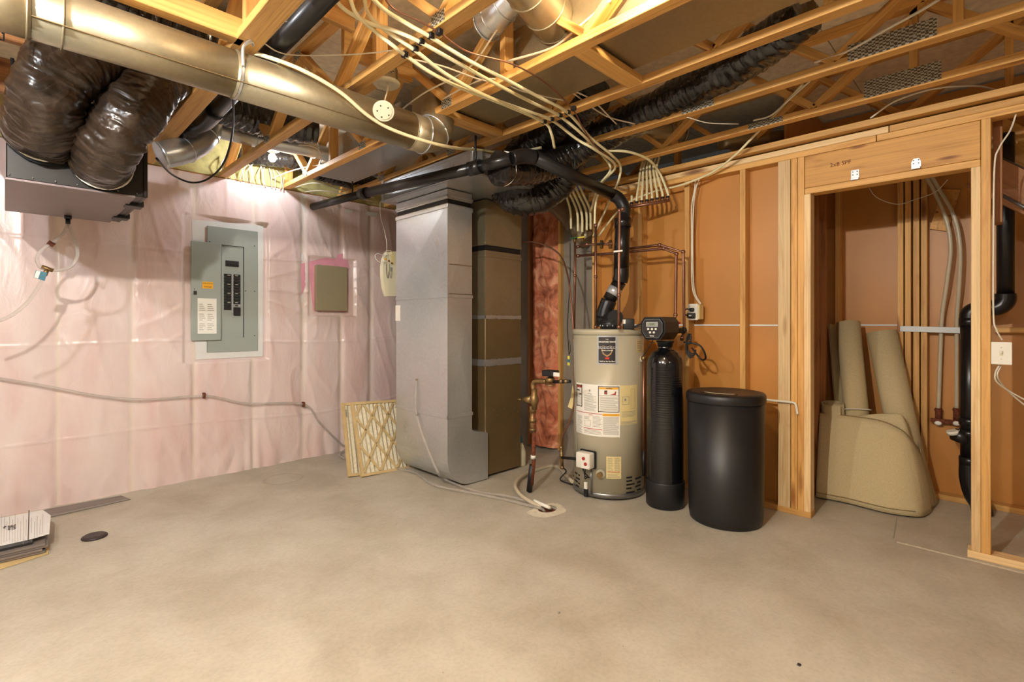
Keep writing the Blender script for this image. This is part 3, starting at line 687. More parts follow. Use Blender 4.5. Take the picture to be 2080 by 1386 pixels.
# ================================================================== HUNG VENTILATION UNIT
UX0, UX1, UY0, UY1, UZ0, UZ1 = .0, .504, 3.19, 4.08, 1.90, 2.33
t = thing('ventilation_unit', 'dark steel box unit hung under the trusses at the upper left', 'ventilator', (.25, 3.6, UZ0))
box('cabinet', (UX0, UY0, UZ0+.004), (UX1, UY1, UZ1), 'cab_shaded', t, .004)
box('bottom_cover', (UX0-.004, UY0-.002, UZ0-.006), (UX1-.035, UY1+.002, UZ0+.006), 'purple', t, .002)
box('access_door', (UX1-.004, UY0-.004, UZ0+.002), (UX1+.016, UY1, UZ1-.01), 'cab_shaded', t, .004)
for yy in (3.42, 3.86): box('latch', (UX1-.05, yy-.045, UZ0-.014), (UX1+.030, yy+.045, UZ0+.02), 'black', t, .004)
for k in range(7): MB().sphere((UX0+.01+.48*k/6.2, UY0-.004, UZ0+.018), .004, 8).build('screw', 'steel', t)
dp = Q(138, 440, z=1.89)
MB().cyl((dp.x, dp.y, 1.90), (dp.x, dp.y, 1.875), .018).cyl((dp.x, dp.y, 1.875), (dp.x, dp.y, 1.845), .012).build('drain_fitting', 'black', t)
for x, yy, r in ((.125, UY0, .135), (.335, UY0, .125)): MB().cyl((x, yy-.012, 2.12 if x < .2 else 2.04), (x, yy, 2.12 if x < .2 else 2.04), r, n=32).build('collar', 'black', t)
for a in ((.03, 3.26), (.03, 4.0), (.47, 3.9)): tube('hanging_chain', [(a[0], a[1], UZ1), (a[0]-.01, a[1], 2.47)], .008, 'black', t, 6)
g0 = Q(192, 182, y=3.17); g1 = Q(243, 262, y=3.17)
t = thing('control_module', 'small dark module with a beige slotted face between the two brown ducts', 'control box', ((g0.x+g1.x)/2, 3.2, 2.33))
box('housing', (g0.x, 3.18, 2.335), (g1.x+.03, 3.26, g0.z+.02), 'cab_shaded', t, .004)
box('face_plate', (g0.x+.012, 3.172, 2.34), (g1.x+.02, 3.182, g0.z), 'slat_beige', t, .002)
for k in range(8): box('slot', (g0.x+.028+k*.013, 3.169, 2.352), (g0.x+.034+k*.013, 3.1725, g0.z-.015), 'ink', t)
ch = MB()
for k in range(22):
    z = 2.30+k*.028; p = Vector((-.02+.01*math.sin(k*.8), 2.72, z)); d = Vector((.007, 0, 0)) if k % 2 else Vector((0, .007, 0))
    ch.tube([p-d, p-d+Vector((0, 0, .03)), p+d+Vector((0, 0, .03)), p+d, p-d], .0028, 5)
c = ch.build('hanging_chain', 'black'); tag(c, 'blackened chain hanging at the far left beside the brown duct', 'chain')

# ================================================================== PLUMBING AND VENT PIPE
t = thing('vent_pipe', 'long black vent pipe from the wall top to the water heater', 'pipe', Q(640, 420, x=2.07))
P = [Q(636, 420, y=4.60), Q(740, 393, x=2.08), Q(965, 341, x=2.13), Q(1040, 322, x=2.20)]
MB().cyl(P[0], P[1], .033, n=24).build('pipe_section', 'abs', t)
MB().cyl(P[1], P[2], .038, n=24).build('pipe_section', 'abs', t)
for p, q in ((P[1], P[2]), (P[2], P[3])):
    d = (q-p).normalized()*.045; MB().cyl(p-d, p+d, .046, n=24).build('coupling', 'abs', t)
E1 = Q(1086, 320, x=2.34); E2 = Q(1245, 396, x=3.14); E3 = Q(1268, 420, x=3.205); V0 = Q(1266, 470, x=3.215); V1 = Q(1262, 545, x=3.22)
MB().cyl(P[2], P[3], .038, n=24).build('pipe_section', 'abs', t)
MB().tube(smooth_path([P[3], P[3].lerp(E1, .5)+Vector((0, 0, .012)), E1], 8), .046, 24).build('elbow', 'abs', t)
MB().cyl(E1, E2, .042, n=24).build('pipe_section', 'abs', t)
MB().tube(smooth_path([E2, E2.lerp(E3, .6)+Vector((0, 0, .015)), E3-Vector((0, 0, .02)), V0+Vector((0, 0, .08))], 8), .046, 24).build('elbow', 'abs', t)
MB().cyl(E3-Vector((0, 0, .04)), V0, .042, n=24).build('pipe_section', 'abs', t)
MB().cyl(Q(1265, 447, x=3.215), V1, .056, n=28).build('pipe_section', 'abs', t)
MB().cyl(Q(1265, 444, x=3.215), Q(1265, 462, x=3.215), .061, n=28).build('coupling', 'abs', t)
B1 = Q(1259, 572, x=3.22); B2 = Q(1237, 610, x=3.17); B3 = Q(1226, 640, x=3.15); B4 = Vector((B3.x, B3.y, 1.225))
MB().tube(smooth_path([V1, Q(1262, 560, x=3.22), B1], 5), .057, 28).build('elbow', 'abs', t)
MB().cyl(B1, B2, .050, n=28).build('pipe_section', 'abs', t); MB().cyl(B1.lerp(B2, .35), B1.lerp(B2, .72), .0512, n=28).build('pipe_label', 'silver', t)
MB().tube(smooth_path([B2, B3.lerp(B2, .3), B3-Vector((0, 0, .02))], 5), .058, 28).build('elbow', 'abs', t)
MB().cyl(B3, B4, .052, n=28).build('pipe_section', 'abs', t)
for p, q in ((Q(1170, 350, x=2.75), Q(1168, 305, x=2.75)), (Q(968, 300, x=2.13), Q(966, 338, x=2.13)), (Q(723, 345, x=2.08), Q(716, 392, x=2.08))):
    MB().cyl((q.x, q.y, 2.46), (q.x, q.y, q.z-.02) if q.z < 2.4 else (q.x, q.y, 2.25), .007, n=8).build('hanger_strap', 'black', t)

t = thing('drain_pipe', 'black drain pipe running high between the trusses beside the foil pipe', 'pipe', Q(425, 240, z=2.50))
MB().cyl(Q(700, -50, z=2.55), Q(425, 240, z=2.53), .044, n=28).build('pipe_section', 'abs', t)
MB().tube(smooth_path([Q(440, 224, z=2.53), Q(418, 247, z=2.53), Q(398, 256, z=2.53), Q(378, 268, z=2.50)], 6), .05, 28).build('elbow', 'abs', t)
MB().cyl(Q(385, 262, z=2.52), Q(345, 315, z=2.42), .040, n=24).build('pipe_section', 'abs', t)

def cu(name, label, pts, r=.0105, mat='copper', cat='pipe', joints=True, sm=False, group=None):
    p = [Vector(q) for q in pts]; t = thing(name, label, cat, p[0], group)
    MB().tube(smooth_path(p, 8) if sm else p, r, 12).build('pipe_section', mat, t)
    if joints:
        for q in p[1:-1]: MB().sphere(q, r*1.55, 10).build('elbow', mat, t)
        for q, e in ((p[0], p[1]), (p[-1], p[-2])):
            d = (e-q).normalized()*.025; MB().cyl(q, q+d, r*1.35, n=12).build('coupling', mat, t)
    return t
RISEX = 3.20
r1 = Q(1210, 668, x=3.12); r2 = Q(1257, 668, x=3.30)
cu('copper_riser', 'copper riser on the left of the blower on the water heater', [(r1.x, r1.y, 1.21), (r1.x, r1.y, 1.60), (r1.x, r1.y, Q(1210, 455, x=r1.x).z)])
cu('copper_riser', 'copper riser in front of the black vent on the water heater', [Vector((2.98, Q(1257, 660, x=2.98).y, 1.212)), Q(1257, 600, x=2.98), Q(1258, 428, x=2.98), Q(1268, 424, x=3.0)])
cu('copper_riser', 'copper riser at the left edge of the water heater', [Q(1166, 672, x=3.35), Q(1168, 560, x=3.35), Q(1168, 480, x=3.35)], .010)
cu('copper_line', 'upper copper line with a bend over to the softener', [Q(1258, 508, x=3.38), Q(1340, 498, x=3.38), Q(1388, 512, x=3.45), Q(1390, 668, x=3.45), Q(1385, 690, x=3.35)])
cu('copper_line', 'lower copper line crossing to the softener in front of the studs', [Q(1172, 520, x=3.36), Q(1258, 514, x=3.36), Q(1348, 505, x=3.36), Q(1374, 516, x=3.38), Q(1372, 640, x=3.38), Q(1366, 676, x=3.30)])
cu('copper_line', 'short copper valve line above the water heater left edge', [Q(1172, 502, x=3.36), Q(1192, 497, x=3.36), Q(1240, 496, x=3.36)], .010)
def valve(label, u, v, x, up=True, knob='green'):
    p = Q(u, v, x=x); t = thing('ball_valve', label, 'valve', p-Vector((0, 0, .03)))
    MB().cyl(p-Vector((0, 0, .032)), p+Vector((0, 0, .032)), .014, n=12).sphere(p, .019, 12).build('body', 'brass', t)
    MB().cyl(p, p+Vector((-.035, -.02, 0)), .006, n=8).build('stem', 'brass', t)
    MB().box(p+Vector((-.042, -.05, -.006)), p+Vector((-.034, .02, .006)), .001).build('handle', knob, t); return t
valve('small brass valve at the top of the left copper riser', 1168, 485, 3.35)
valve('small brass valve right of the leftmost one', 1183, 484, 3.36, knob='yellow')
valve('small brass valve on the short copper line by the left riser', 1222, 497, 3.355, knob='black')
valve('brass valve with a pale lever across the vent pipe', 1258, 512, 3.0, knob='white')
valve('brass valve at the capped end of the short copper line', 1240, 497, 3.355, knob='copper')
# gas flex line and thin copper curve
cu('gas_line', 'thin copper tube arching down to the gas valve', [Q(1058, 493, x=3.2), Q(1085, 492, x=3.2), Q(1115, 502, x=3.2), Q(1140, 522, x=3.2), Q(1153, 560, x=3.15), Q(1160, 610, x=3.1), Q(1165, 680, x=3.05), Q(1167, 760, x=3.0), Q(1166, 820, x=3.0), Q(1155, 860, x=3.0), Q(1143, 885, x=3.0), Q(1139, 912, x=3.0)], .007, joints=False, sm=True)
t = thing('gas_stub', 'dark gas tee with a short nipple into the heater valve', 'pipe fitting', Q(1141, 950, x=3.0))
a = Q(1140, 910, x=3.0); b = Q(1142, 950, x=3.0)
MB().cyl(a, b, .012).sphere(a, .017, 10).sphere(a.lerp(b, .4), .018, 10).sphere(b, .017, 10).build('tee', 'brass', t)
MB().cyl(a.lerp(b, .5), Q(1178, 933, x=2.93), .011).build('nipple', 'black', t)
tube('drip_leg', [b, Q(1150, 958, x=2.98), Q(1138, 975, z=.02, ), Q(1165, 985, z=.02)], .005, 'black', t, 6)
cu('black_cable', 'dark cable hanging down left of the water heater', [Q(1157, 455, x=3.5), Q(1158, 560, x=3.5), Q(1153, 660, x=3.5), Q(1156, 720, x=3.5)], .004, 'black', 'cable', False, True)
# copper manifold with its comb of tubes
MA, MBp = Q(1262, 424, x=3.28), Q(1360, 407, x=3.44)
t = thing('copper_manifold', 'copper manifold bar feeding a comb of cream tubes', 'manifold', MA)
MB().cyl(MA, MBp, .012, n=14).build('pipe_section', 'copper', t)
tops = [(1296, 412), (1303, 345), (1309, 342), (1316, 340), (1322, 338), (1329, 340), (1335, 343), (1340, 346)]
for k in range(8):
    p = MA.lerp(MBp, .22+.106*k)
    MB().cyl(p, p+Vector((0, 0, .03)), .009, n=10).build('nozzle', 'copper', t)
    MB().cyl(p+Vector((0, 0, .022)), p+Vector((0, 0, .034)), .0125, n=10).build('crimp_ring', 'black', t)
for k in range(8):
    p = MA.lerp(MBp, .22+.106*k)+Vector((0, 0, .03))
    if k == 0:
        o = tube('water_tube', [p, p+Vector((0, 0, .055))], .009, 'pex', None, 10); tag(o, 'short capped cream tube stub at the left end of the manifold', 'tube'); continue
    if k == 7:
        o = tube('water_tube', [Q(1233, 306, z=2.43), Q(1278, 309, z=2.43), Q(1318, 325, z=2.42), Q(1340, 352, x=3.44), p+Vector((0, 0, .03)), p], .009, 'pex'); tag(o, 'cream tube arching over to the right end of the manifold', 'tube'); continue
    u, v = tops[k]; e = Q(u-2, v, x=3.48)
    o = tube('water_tube', [p, p+Vector((0, 0, .03)), p.lerp(e, .55), e, e+Vector((.05, 0, .10))], .009, 'pex')
    tag(o, 'cream tube rising from the manifold, number %s from its left end' % ['', 'two', 'three', 'four', 'five', 'six', 'seven'][k], 'tube', 'cream tubes on the copper manifold')
# cream tubes across the ceiling
def tb(label, pts, r=.0085, mat='pex', name='water_tube', cat='tube', grp=None, z=None, n=10):
    p = [Q(*q[:2], z=q[2]) if len(q) == 3 else (Q(q[0], q[1], x=q[3]) if q[2] == 'x' else Q(q[0], q[1], y=q[3])) for q in pts]
    o = tube(name, p, r, mat, None, n); return tag(o, label, cat, grp)
Zc = 2.445
tb('cream ceiling tube leaving the clips nearest the smoke alarm', [(705, -30, 2.62), (722, 25, 2.55), (760, 62, 2.5), (800, 94, 2.45), (824, 113, Zc), (874, 147, 2.43), (940, 180, 2.42), (1030, 215, 2.43), (1105, 249, Zc), (1120, 272, 2.40), (1126, 300, 2.36)])
tb('cream ceiling tube through the second clip', [(738, -20, 2.62), (747, 24, 2.58), (775, 56, 2.52), (841, 101, Zc), (905, 150, 2.42), (985, 194, 2.42), (1060, 222, 2.43), (1120, 244, Zc), (1172, 283, 2.40), (1208, 304, 2.36), (1250, 337, 'x', 3.0), (1223, 372, 'x', 3.1), (1210, 415, 'x', 3.15), (1208, 460, 'x', 3.15)])
tb('cream ceiling tube crossing over the others to the middle clip', [(672, -10, 2.6), (704, 22, 2.56), (753, 48, 2.52), (800, 62, 2.48), (854, 86, Zc), (930, 128, 2.42), (1010, 172, 2.42), (1080, 208, 2.43), (1137, 236, Zc), (1190, 280, 2.40), (1225, 318, 'x', 3.0), (1240, 345, 'x', 3.05), (1215, 380, 'x', 3.1), (1200, 430, 'x', 3.3)])
tb('cream ceiling tube through the fourth clip', [(745, -15, 2.52), (783, 21, 2.50), (830, 50, 2.47), (874, 75, Zc), (950, 122, 2.42), (1030, 163, 2.42), (1100, 200, 2.43), (1153, 229, Zc), (1202, 282, 2.42), (1242, 315, 2.38), (1260, 337, 'x', 3.1), (1256, 368, 'x', 3.15), (1240, 405, 'x', 3.35), (1205, 480, 'x', 3.4)])
tb('thin orange cable running along the ceiling with the cream tubes', [(770, -20, 2.5), (800, 18, 2.48), (850, 42, 2.46), (892, 66, Zc), (950, 105, 2.44), (1040, 130, 2.44), (1110, 170, 2.44), (1163, 222, Zc), (1185, 262, 2.42), (1205, 292, 2.40), (1228, 312, 2.4)], .004, 'copper', 'ceiling_cable', 'cable')
tb('cream tube lying over the long round duct', [(470, 95, 2.50), (559, 121, 2.44), (625, 148, 'y', 2.28), (692, 188, 'y', 2.26), (753, 239, 'y', 2.27), (813, 270, 'y', 2.26), (904, 297, 'y', 2.27), (975, 305, 2.43), (1040, 310, 2.43), (1100, 300, 2.44)], .009)
for i, (u, v, x) in enumerate(((1160, 465, 3.35), (1174, 470, 3.36), (1183, 472, 3.37), (1192, 468, 3.4), (1200, 466, 3.42))):
    tb(['first', 'second', 'third', 'fourth', 'fifth'][i]+' cream tube from the left dropping to the brass valves', [(1100+i*12, 330-i*3, 2.40), (1122+i*11, 352, 'x', x-.15), (1145+i*10, 388+i*2, 'x', x-.05), (u-2, v-40, 'x', x), (u, v, 'x', x)], .010, grp=None)
tb('long cream tube sweeping from the manifold up over the top plate', [(1215, 480, 'x', 3.5), (1265, 420, 'x', 3.52), (1324, 391, 'x', 3.55), (1384, 376, 'x', 3.56), (1445, 351, 'x', 3.56), (1490, 318, 'x', 3.5), (1530, 278, 'x', 3.45), (1580, 226, 2.56), (1630, 172, 2.6)], .008)
t = thing('tube_clip', 'black tube clips', 'clip', Q(822, 112, z=2.44)); bpy.data.objects.remove(t)
for row, (lst, w0) in enumerate((([(822, 112), (843, 101), (855, 86), (875, 74), (892, 66)], 'nearer truss'), ([(1105, 248), (1120, 243), (1137, 235), (1153, 229), (1165, 221)], 'truss by the blocking'))):
    for k, (u, v) in enumerate(lst):
        p = Q(u, v, z=2.447); o = MB().box(p+Vector((-.012, -.014, -.010)), p+Vector((.012, .014, .013)), .003).build('tube_clip', 'black')
        tag(o, 'black tube clip on the %s, %s from the left' % (w0, ['first', 'second', 'third', 'fourth', 'fifth'][k]), 'clip', 'black tube clips under the trusses')
CB = [('white cable slung from truss to truss above the header', [(1655, 127, 2.52), (1720, 105, 2.52), (1800, 60, 2.54), (1870, 22, 2.56), (1930, -15, 2.6)], .006),
      ('white cable dropping between the last two trusses', [(1645, 165, 2.56), (1600, 205, 2.53), (1565, 235, 2.5), (1530, 245, 2.5)], .005),
      ('white cable sagging below the black flexible duct', [(1110, 150, 2.56), (1165, 190, 2.52), (1230, 235, 2.5), (1290, 252, 2.48)], .004),
      ('second white cable crossing the black flexible duct', [(1118, 135, 2.56), (1160, 180, 2.52), (1205, 205, 2.5), (1252, 252, 2.48)], .004),
      ('thin white wires slack between trusses right of the nail plate', [(1395, 238, 2.46), (1440, 250, 2.45), (1500, 252, 2.47)], .003),
      ('white cable bowing over the bearing plate', [(1768, 240, 2.45), (1820, 205, 2.5), (1900, 180, 2.52), (1980, 175, 2.52), (2020, 182, 2.5)], .005),
      ('pair of thin wires strung beside the foil pipe', [(530, 84, 2.5), (580, 110, 2.48), (680, 112, 2.5), (750, 108, 2.5), (815, 100, 2.49)], .003),
      ('pale cable curling above the near round duct', [(1030, 125, 2.52), (1120, 98, 2.53), (1170, 60, 2.55), (1240, 0, 2.58)], .006),
      ('white cable lying on the truss left of the white bulb', [(545, 300, 2.62), (620, 295, 2.62), (650, 310, 2.6), (640, 345, 2.56), (560, 385, 2.5)], .005),
      ('white cable over the wall top near the drain pipe', [(500, 385, 2.50), (600, 345, 2.55), (690, 330, 2.52), (745, 318, 2.52)], .005),
      ('pale cable bundle behind the drain pipe end', [(590, 384, 2.48), (640, 372, 2.5), (700, 388, 2.49), (760, 402, 2.48)], .005),
      ('lower pale cable behind the drain pipe end', [(596, 394, 2.47), (660, 388, 2.47), (760, 410, 2.46)], .005),
      ('bright wires fanned past the junction box', [(835, 120, 2.46), (900, 135, 2.46), (970, 160, 2.5), (1010, 168, 2.5)], .004),
      ('grey wires running along the truss past the smoke alarm', [(800, 235, 2.5), (860, 190, 2.5), (950, 140, 2.52), (1010, 60, 2.6)], .004),
      ('white wires under the flat joist duct', [(900, 200, 2.49), (990, 160, 2.49), (1060, 185, 2.48), (1150, 205, 2.48)], .004)]
for lab, p, r in CB: tb(lab, p, r, 'cable', 'ceiling_cable', 'cable', n=8)
o = tube('looped_cable', [Q(474, 190, z=2.47), Q(472, 270, x=1.0), Q(455, 330, x=1.0), Q(425, 362, x=.95), Q(390, 371, x=.85), Q(350, 355, x=.72), Q(318, 322, x=.56)], .006, 'black'); tag(o, 'black power cord hanging in a loop beside the hung unit', 'cord')
for i in range(16):
    u = 455+i*8+random.uniform(-3, 3); v = 340+i*2
    tb('white wire standing up from the wall top, %s' % ('left' if i < 8 else 'right')+' cluster beside the yellow batt', [(u, v+18, 'y', 4.6), (u+random.uniform(-8, 8), v-4, 'y', 4.58), (u+random.uniform(-14, 14), v-22, 'y', 4.6)], .004, 'cable', 'loose_wire', 'wire', 'loose white wires on top of the pink wall', n=6)

# clear drain tube under the unit
def px(pts, y=None): return [Q(u, v, y=yy) for u, v, yy in pts]
t = thing('drain_tube', 'clear drain tube looping under the hung unit to the left', 'tube', Q(138, 452, y=4.0))
top = Vector((dp.x, dp.y, 1.85))
MB().tube(smooth_path([top, Q(128, 475, y=dp.y), Q(108, 492, y=dp.y), Q(85, 508, y=dp.y), Q(75, 525, y=dp.y), Q(82, 543, y=dp.y), Q(95, 548, y=dp.y)]), .009, 12).build('hose', 'clear', t)
MB().tube(smooth_path([top, Q(146, 475, y=dp.y), Q(155, 500, y=dp.y), Q(157, 520, y=dp.y), Q(145, 541, y=dp.y), Q(120, 549, y=dp.y), Q(100, 548, y=dp.y)]), .009, 12).build('hose', 'clear', t)
MB().tube(smooth_path([Q(95, 549, y=dp.y), Q(80, 580, y=dp.y), Q(55, 615, y=dp.y), Q(20, 643, y=dp.y), Q(-30, 662, y=dp.y)]), .009, 12).build('hose', 'clear', t)
MB().cyl(Q(84, 542, y=dp.y), Q(108, 550, y=dp.y), .012).cyl(Q(96, 547, y=dp.y), Q(90, 560, y=dp.y), .012).build('tee', 'brass', t)
MB().cyl(Q(101, 491, y=dp.y)-Vector((.008, 0, .003)), Q(109, 499, y=dp.y)+Vector((.002, 0, 0)), .0135).build('clamp', 'rust', t)
tp = [Q(u, v, y=dp.y-.01) for u, v in ((73, 549), (96, 554), (91, 571), (68, 564))]
MB().prism(tp, (0, -.002, 0)).build('tag', 'blue', t); MB().prism([tp[0].lerp(tp[1], .05)+Vector((0, -.003, -.002)), tp[0].lerp(tp[1], .4)+Vector((0, -.003, -.002)), tp[3].lerp(tp[2], .4)+Vector((0, -.003, .002)), tp[3].lerp(tp[2], .05)+Vector((0, -.003, .002))], (0, -.001, 0)).build('tag_print', 'white', t)
# tube pinned along the pink wall, then over the floor to the drain
yw = WY-.055
pts = [Q(-40, 764, y=yw), Q(0, 770, y=yw), Q(100, 786, y=yw), Q(200, 805, y=yw), Q(300, 812, y=yw), Q(418, 805, y=yw), Q(500, 820, y=yw), Q(616, 822, y=yw), Q(650, 860, y=yw), Q(690, 900, y=yw), Q(703, 911, y=yw)]
g = [Vector((2.2, 4.45, .012)), Vector((2.20, 4.1, .012)), Q(835, 958, z=.012), Q(880, 985, z=.012), Q(960, 1002, z=.012), Q(1010, 1012, z=.012), Q(1060, 1024, z=.012), Q(1100, 1034, z=.015), DRAIN+Vector((-.0, .01, -.05))]
t = thing('wall_tube', 'clear tube clipped along the pink wall and over the floor to the drain', 'tube', pts[0])
MB().tube(smooth_path(pts+g, 10), .0095, 12).build('hose', 'clear', t)
for u, v in ((415, 804), (617, 822)): p = Q(u, v, y=yw); MB().box(p+Vector((-.008, -.012, -.022)), p+Vector((.008, .03, .022)), .002).build('clip', 'rust', t)
cv = smooth_path([Vector((X0-.012, 3.35, .80)), Vector((X0-.02, 3.35, .65)), Vector((X0-.016, 3.34, .52)), Vector((X0-.03, 3.22, .35)), Vector((X0-.03, 3.05, .14)), Q(905, 975, z=.03), Q(965, 998, z=.012), Q(1030, 1008, z=.012), Q(1075, 1022, z=.012), DRAIN+Vector((-.03, .02, -.03))], 10)
o = MB().tube(cv, .0095, 12).build('drain_tube', 'clear'); tag(o, 'clear tube running down the galvanised duct face to the floor drain', 'tube')
# white drain hose and floor drain
t = thing('floor_drain', 'rusty floor drain in a ragged pale mortar ring', 'drain', DRAIN)
vs = []; n = 48
for k in range(n):
    a = k*2*PI/n; c, s = math.cos(a), math.sin(a); e = 1+.28*noise.noise(Vector((c*1.5, s*1.5, 3)))+.14*noise.noise(Vector((c*5, s*5, 3)))
    vs += [DRAIN+Vector((.07*c, .057*s, .003)), DRAIN+Vector((.15*c*e-.01, .10*s*e, .001))]
vs2 = [q+Vector((0, 0, .003)) if i % 2 == 0 else q for i, q in enumerate(vs)]
MB().add(vs2, [(2*k, 2*k+1, (2*k+3) % (2*n), (2*k+2) % (2*n)) for k in range(n)], True).build('mortar_ring', 'patch', t)
MB().cyl(DRAIN+Vector((0, 0, -.085)), DRAIN+Vector((0, 0, -.07)), .06).build('sump', 'dark', t)
gr = MB()
for k in range(-3, 4): gr.box(DRAIN+Vector((k*.016-.004, -.045, -.014)), DRAIN+Vector((k*.016+.004, .045, -.006)))
gr.build('grate', 'rust', t)
tag(tube('water_hose', [Vector((3.02, 2.35, .05)), Q(1130, 948, z=.012), Q(1090, 955, z=.012), Q(1060, 968, z=.03), Q(1047, 985, z=.04), Q(1055, 1003, z=.03), Q(1075, 1018, z=.03), Q(1100, 1032, z=.012)], .014, 'pex_grey'), 'thick white hose curling over the floor into the drain', 'hose')
o = tube('pipe_end', [Q(1085, 1018, z=.03), Q(1112, 1030, z=.03), Q(1120, 1034, z=-.01)], .012, 'white'); tag(o, 'white plastic elbow pipe end resting in the floor drain', 'pipe')

# brass pressure valve and meter before the batt
bx = 3.42
t = thing('water_meter', 'brass pressure valve and water meter before the pink batt', 'water meter', Q(1082, 998, z=0))
A = lambda u, v, x=2.72: Q(u, v, x=x)
MB().tube([A(1080, 985), A(1084, 940), A(1084, 840)], .014, 14).build('pipe_section', 'rust', t)
MB().tube([A(1075, 998), A(1081, 945)], .022, 14).build('foam_sleeve', 'black', t)
MB().cyl(A(1083, 925), A(1083, 932), .019).build('clamp', 'white', t)
mb = MB()
for v0, v1, r in ((838, 880, .020), (850, 858, .026), (870, 876, .024), (825, 838, .024)): mb.cyl(A(1082, v0), A(1082, v1), r, n=16)
mb.build('union', 'brass', t)
MB().sphere(A(1085, 812), .040, 16, (.85, .85, 1.25)).cyl(A(1085, 790), A(1085, 832), .023).build('regulator_body', 'brass', t)
MB().cyl(A(1082, 812), A(1060, 812), .034, .015, 20).cyl(A(1060, 812), A(1052, 812), .008).build('regulator_cap', 'brass', t)
MB().tube(smooth_path([A(1083, 792), A(1083, 780), A(1090, 775), A(1110, 775)], 5), .018, 14).build('elbow', 'brass', t)
p = A(1118, 772); MB().sphere(p, .036, 16, (1, 1, .7)).cyl(p-Vector((0, 0, .03)), p-Vector((0, 0, .042)), .038).build('meter_body', 'brass', t)
p = A(1118, 758); MB().box(p+Vector((-.05, -.06, -.02)), p+Vector((.03, .04, .022)), .008).build('meter_register', 'black', t)
p = A(1133, 760); MB().box(p+Vector((-.04, -.045, -.014)), p+Vector((-.03, .02, .014)), .002).build('register_label', 'white', t)
MB().tube([A(1125, 776), A(1158, 775)], .012, 12).build('pipe_section', 'black', t)
for u in (1140, 1150): MB().sphere(A(u, 775), .018, 10).build('nut', 'brass', t)
t = thing('sediment_bottle', 'small bottle with a yellow tag beside the furnace foot', 'bottle', Q(1067, 948, z=0))
MB().lathe((Q(1067, 948, z=0).x, Q(1067, 948, z=0).y+.06, 0.0), [(.045, 0), (.05, .01), (.05, .12), (.03, .17), (.018, .2)], 20).build('body', 'cream', t)
MB().lathe((Q(1067, 948, z=0).x, Q(1067, 948, z=0).y+.06, .2), [(.02, 0), (.02, .04), (.01, .06)], 16).build('cap', 'blue', t)
p = Q(1067, 948, z=0)+Vector((-.055, .05, .17)); MB().box(p+Vector((-.006, -.03, -.04)), p+Vector((0, .02, .03)), .002).build('tag', 'yellow', t)
p = Q(1155, 735, x=3.1)
t = thing('hanging_tag', 'yellow and blue tag hanging left of the water heater', 'tag', p)
MB().box(p+Vector((-.003, -.012, -.03)), p+Vector((.003, .012, -.006)), .002).build('yellow_band', 'yellow', t); MB().box(p+Vector((-.003, -.012, -.006)), p+Vector((.003, .012, .018)), .002).build('blue_band', 'blue', t)
MB().box(p+Vector((-.003, -.010, .018)), p+Vector((.003, .010, .045)), .002).build('yellow_band', 'yellow', t)
tube('tag_string', [p+Vector((0, 0, .045)), p+Vector((.01, -.01, .09)), Q(1157, 690, x=3.2)], .002, 'black', t, 6)
o = MB().prism([Q(u, v, x=3.0) for u, v in ((1163, 782), (1167, 800), (1166, 812), (1164, 832), (1153, 827), (1160, 806))], (.002, .001, 0)).build('paper_tag', 'label_y'); tag(o, 'creased yellow paper tag tied to the thin copper tube', 'tag')

# ================================================================== BOXES ON THE PINK WALL
def obox(name, c, n, size, mat, parent, bev=.0, up=(0, 0, 1)):
    """box centred at c, its front facing along n: size = (width, height, depth)"""
    n = Vector(n).normalized(); up = Vector(up); r = up.cross(n).normalized(); up = n.cross(r)
    W = Matrix.Translation(Vector(c)) @ Matrix((r, up, n)).transposed().to_4x4()
    mb = MB().box((-size[0]/2, -size[1]/2, -size[2]/2), (size[0]/2, size[1]/2, size[2]/2), bev); mb.v = [W@q for q in mb.v]
    return mb.build(name, mat, parent, mtx=W)
def wx(u, v, y): return Q(u, v, y=y).x
def wz(u, v, y): return Q(u, v, y=y).z
YP = 4.622
def prect(name, u0, v0, u1, v1, y, dep, mat, par, bev=0):
    a, b = Q(u0, v0, y=y), Q(u1, v1, y=y); return box(name, (a.x, y, b.z), (b.x, y+dep, a.z), mat, par, bev)
t = thing('breaker_panel', 'grey electrical panel with open door on the pink wall', 'breaker panel', (1.3, 4.63, 1.01))
gx0, gx1, gz0, gz1 = 1.151, 1.536, 1.012, 2.043
ox0, ox1, oz0, oz1 = wx(450, 600, YP), wx(496, 600, YP), 1.13, 1.90
for nme, a, b in (('trim_frame', (gx0, gz0), (gx1, oz0)), ('trim_frame', (gx0, oz1), (gx1, gz1)), ('trim_frame', (gx0, oz0), (ox0, oz1)), ('trim_frame', (ox1, oz0), (gx1, oz1))):
    box(nme, (a[0], YP, a[1]), (b[0], YP+.016, b[1]), 'panel_grey', t)
box('dead_front', (ox0-.004, YP+.008, oz0-.004), (ox1+.004, YP+.016, oz1+.004), 'panel_grey', t)
for a, b in (((ox0, oz1-.004), (ox1, oz1)), ((ox1-.005, oz0), (ox1, oz1))): box('opening_shadow_strip', (a[0], YP+.004, a[1]), (b[0], YP+.0075, b[1]), 'ink', t)  # black strips paint shade along the opening's top and one side
d0 = Q(388, 490, y=YP-.018); d1 = Q(449, 694, y=YP-.018)
dr = box('door', (d0.x, YP-.022, 1.112), (d1.x, YP-.004, 1.905), 'panel_grey', t, .003)
prect('paper_label', 401.5, 606, 440, 678, YP-.024, .002, 'label', dr); prect('caution_label', 411, 572, 433, 587, YP-.024, .002, 'orange', dr)
prect('latch', 393.5, 591, 400, 599, YP-.027, .006, 'ink', dr, .001); MB().sphere(Q(395, 587, y=YP-.023), .004, 8).build('latch_button', 'ink', dr)
q0, q1 = Q(403, 612, y=YP-.0245), Q(438, 672, y=YP-.0245)
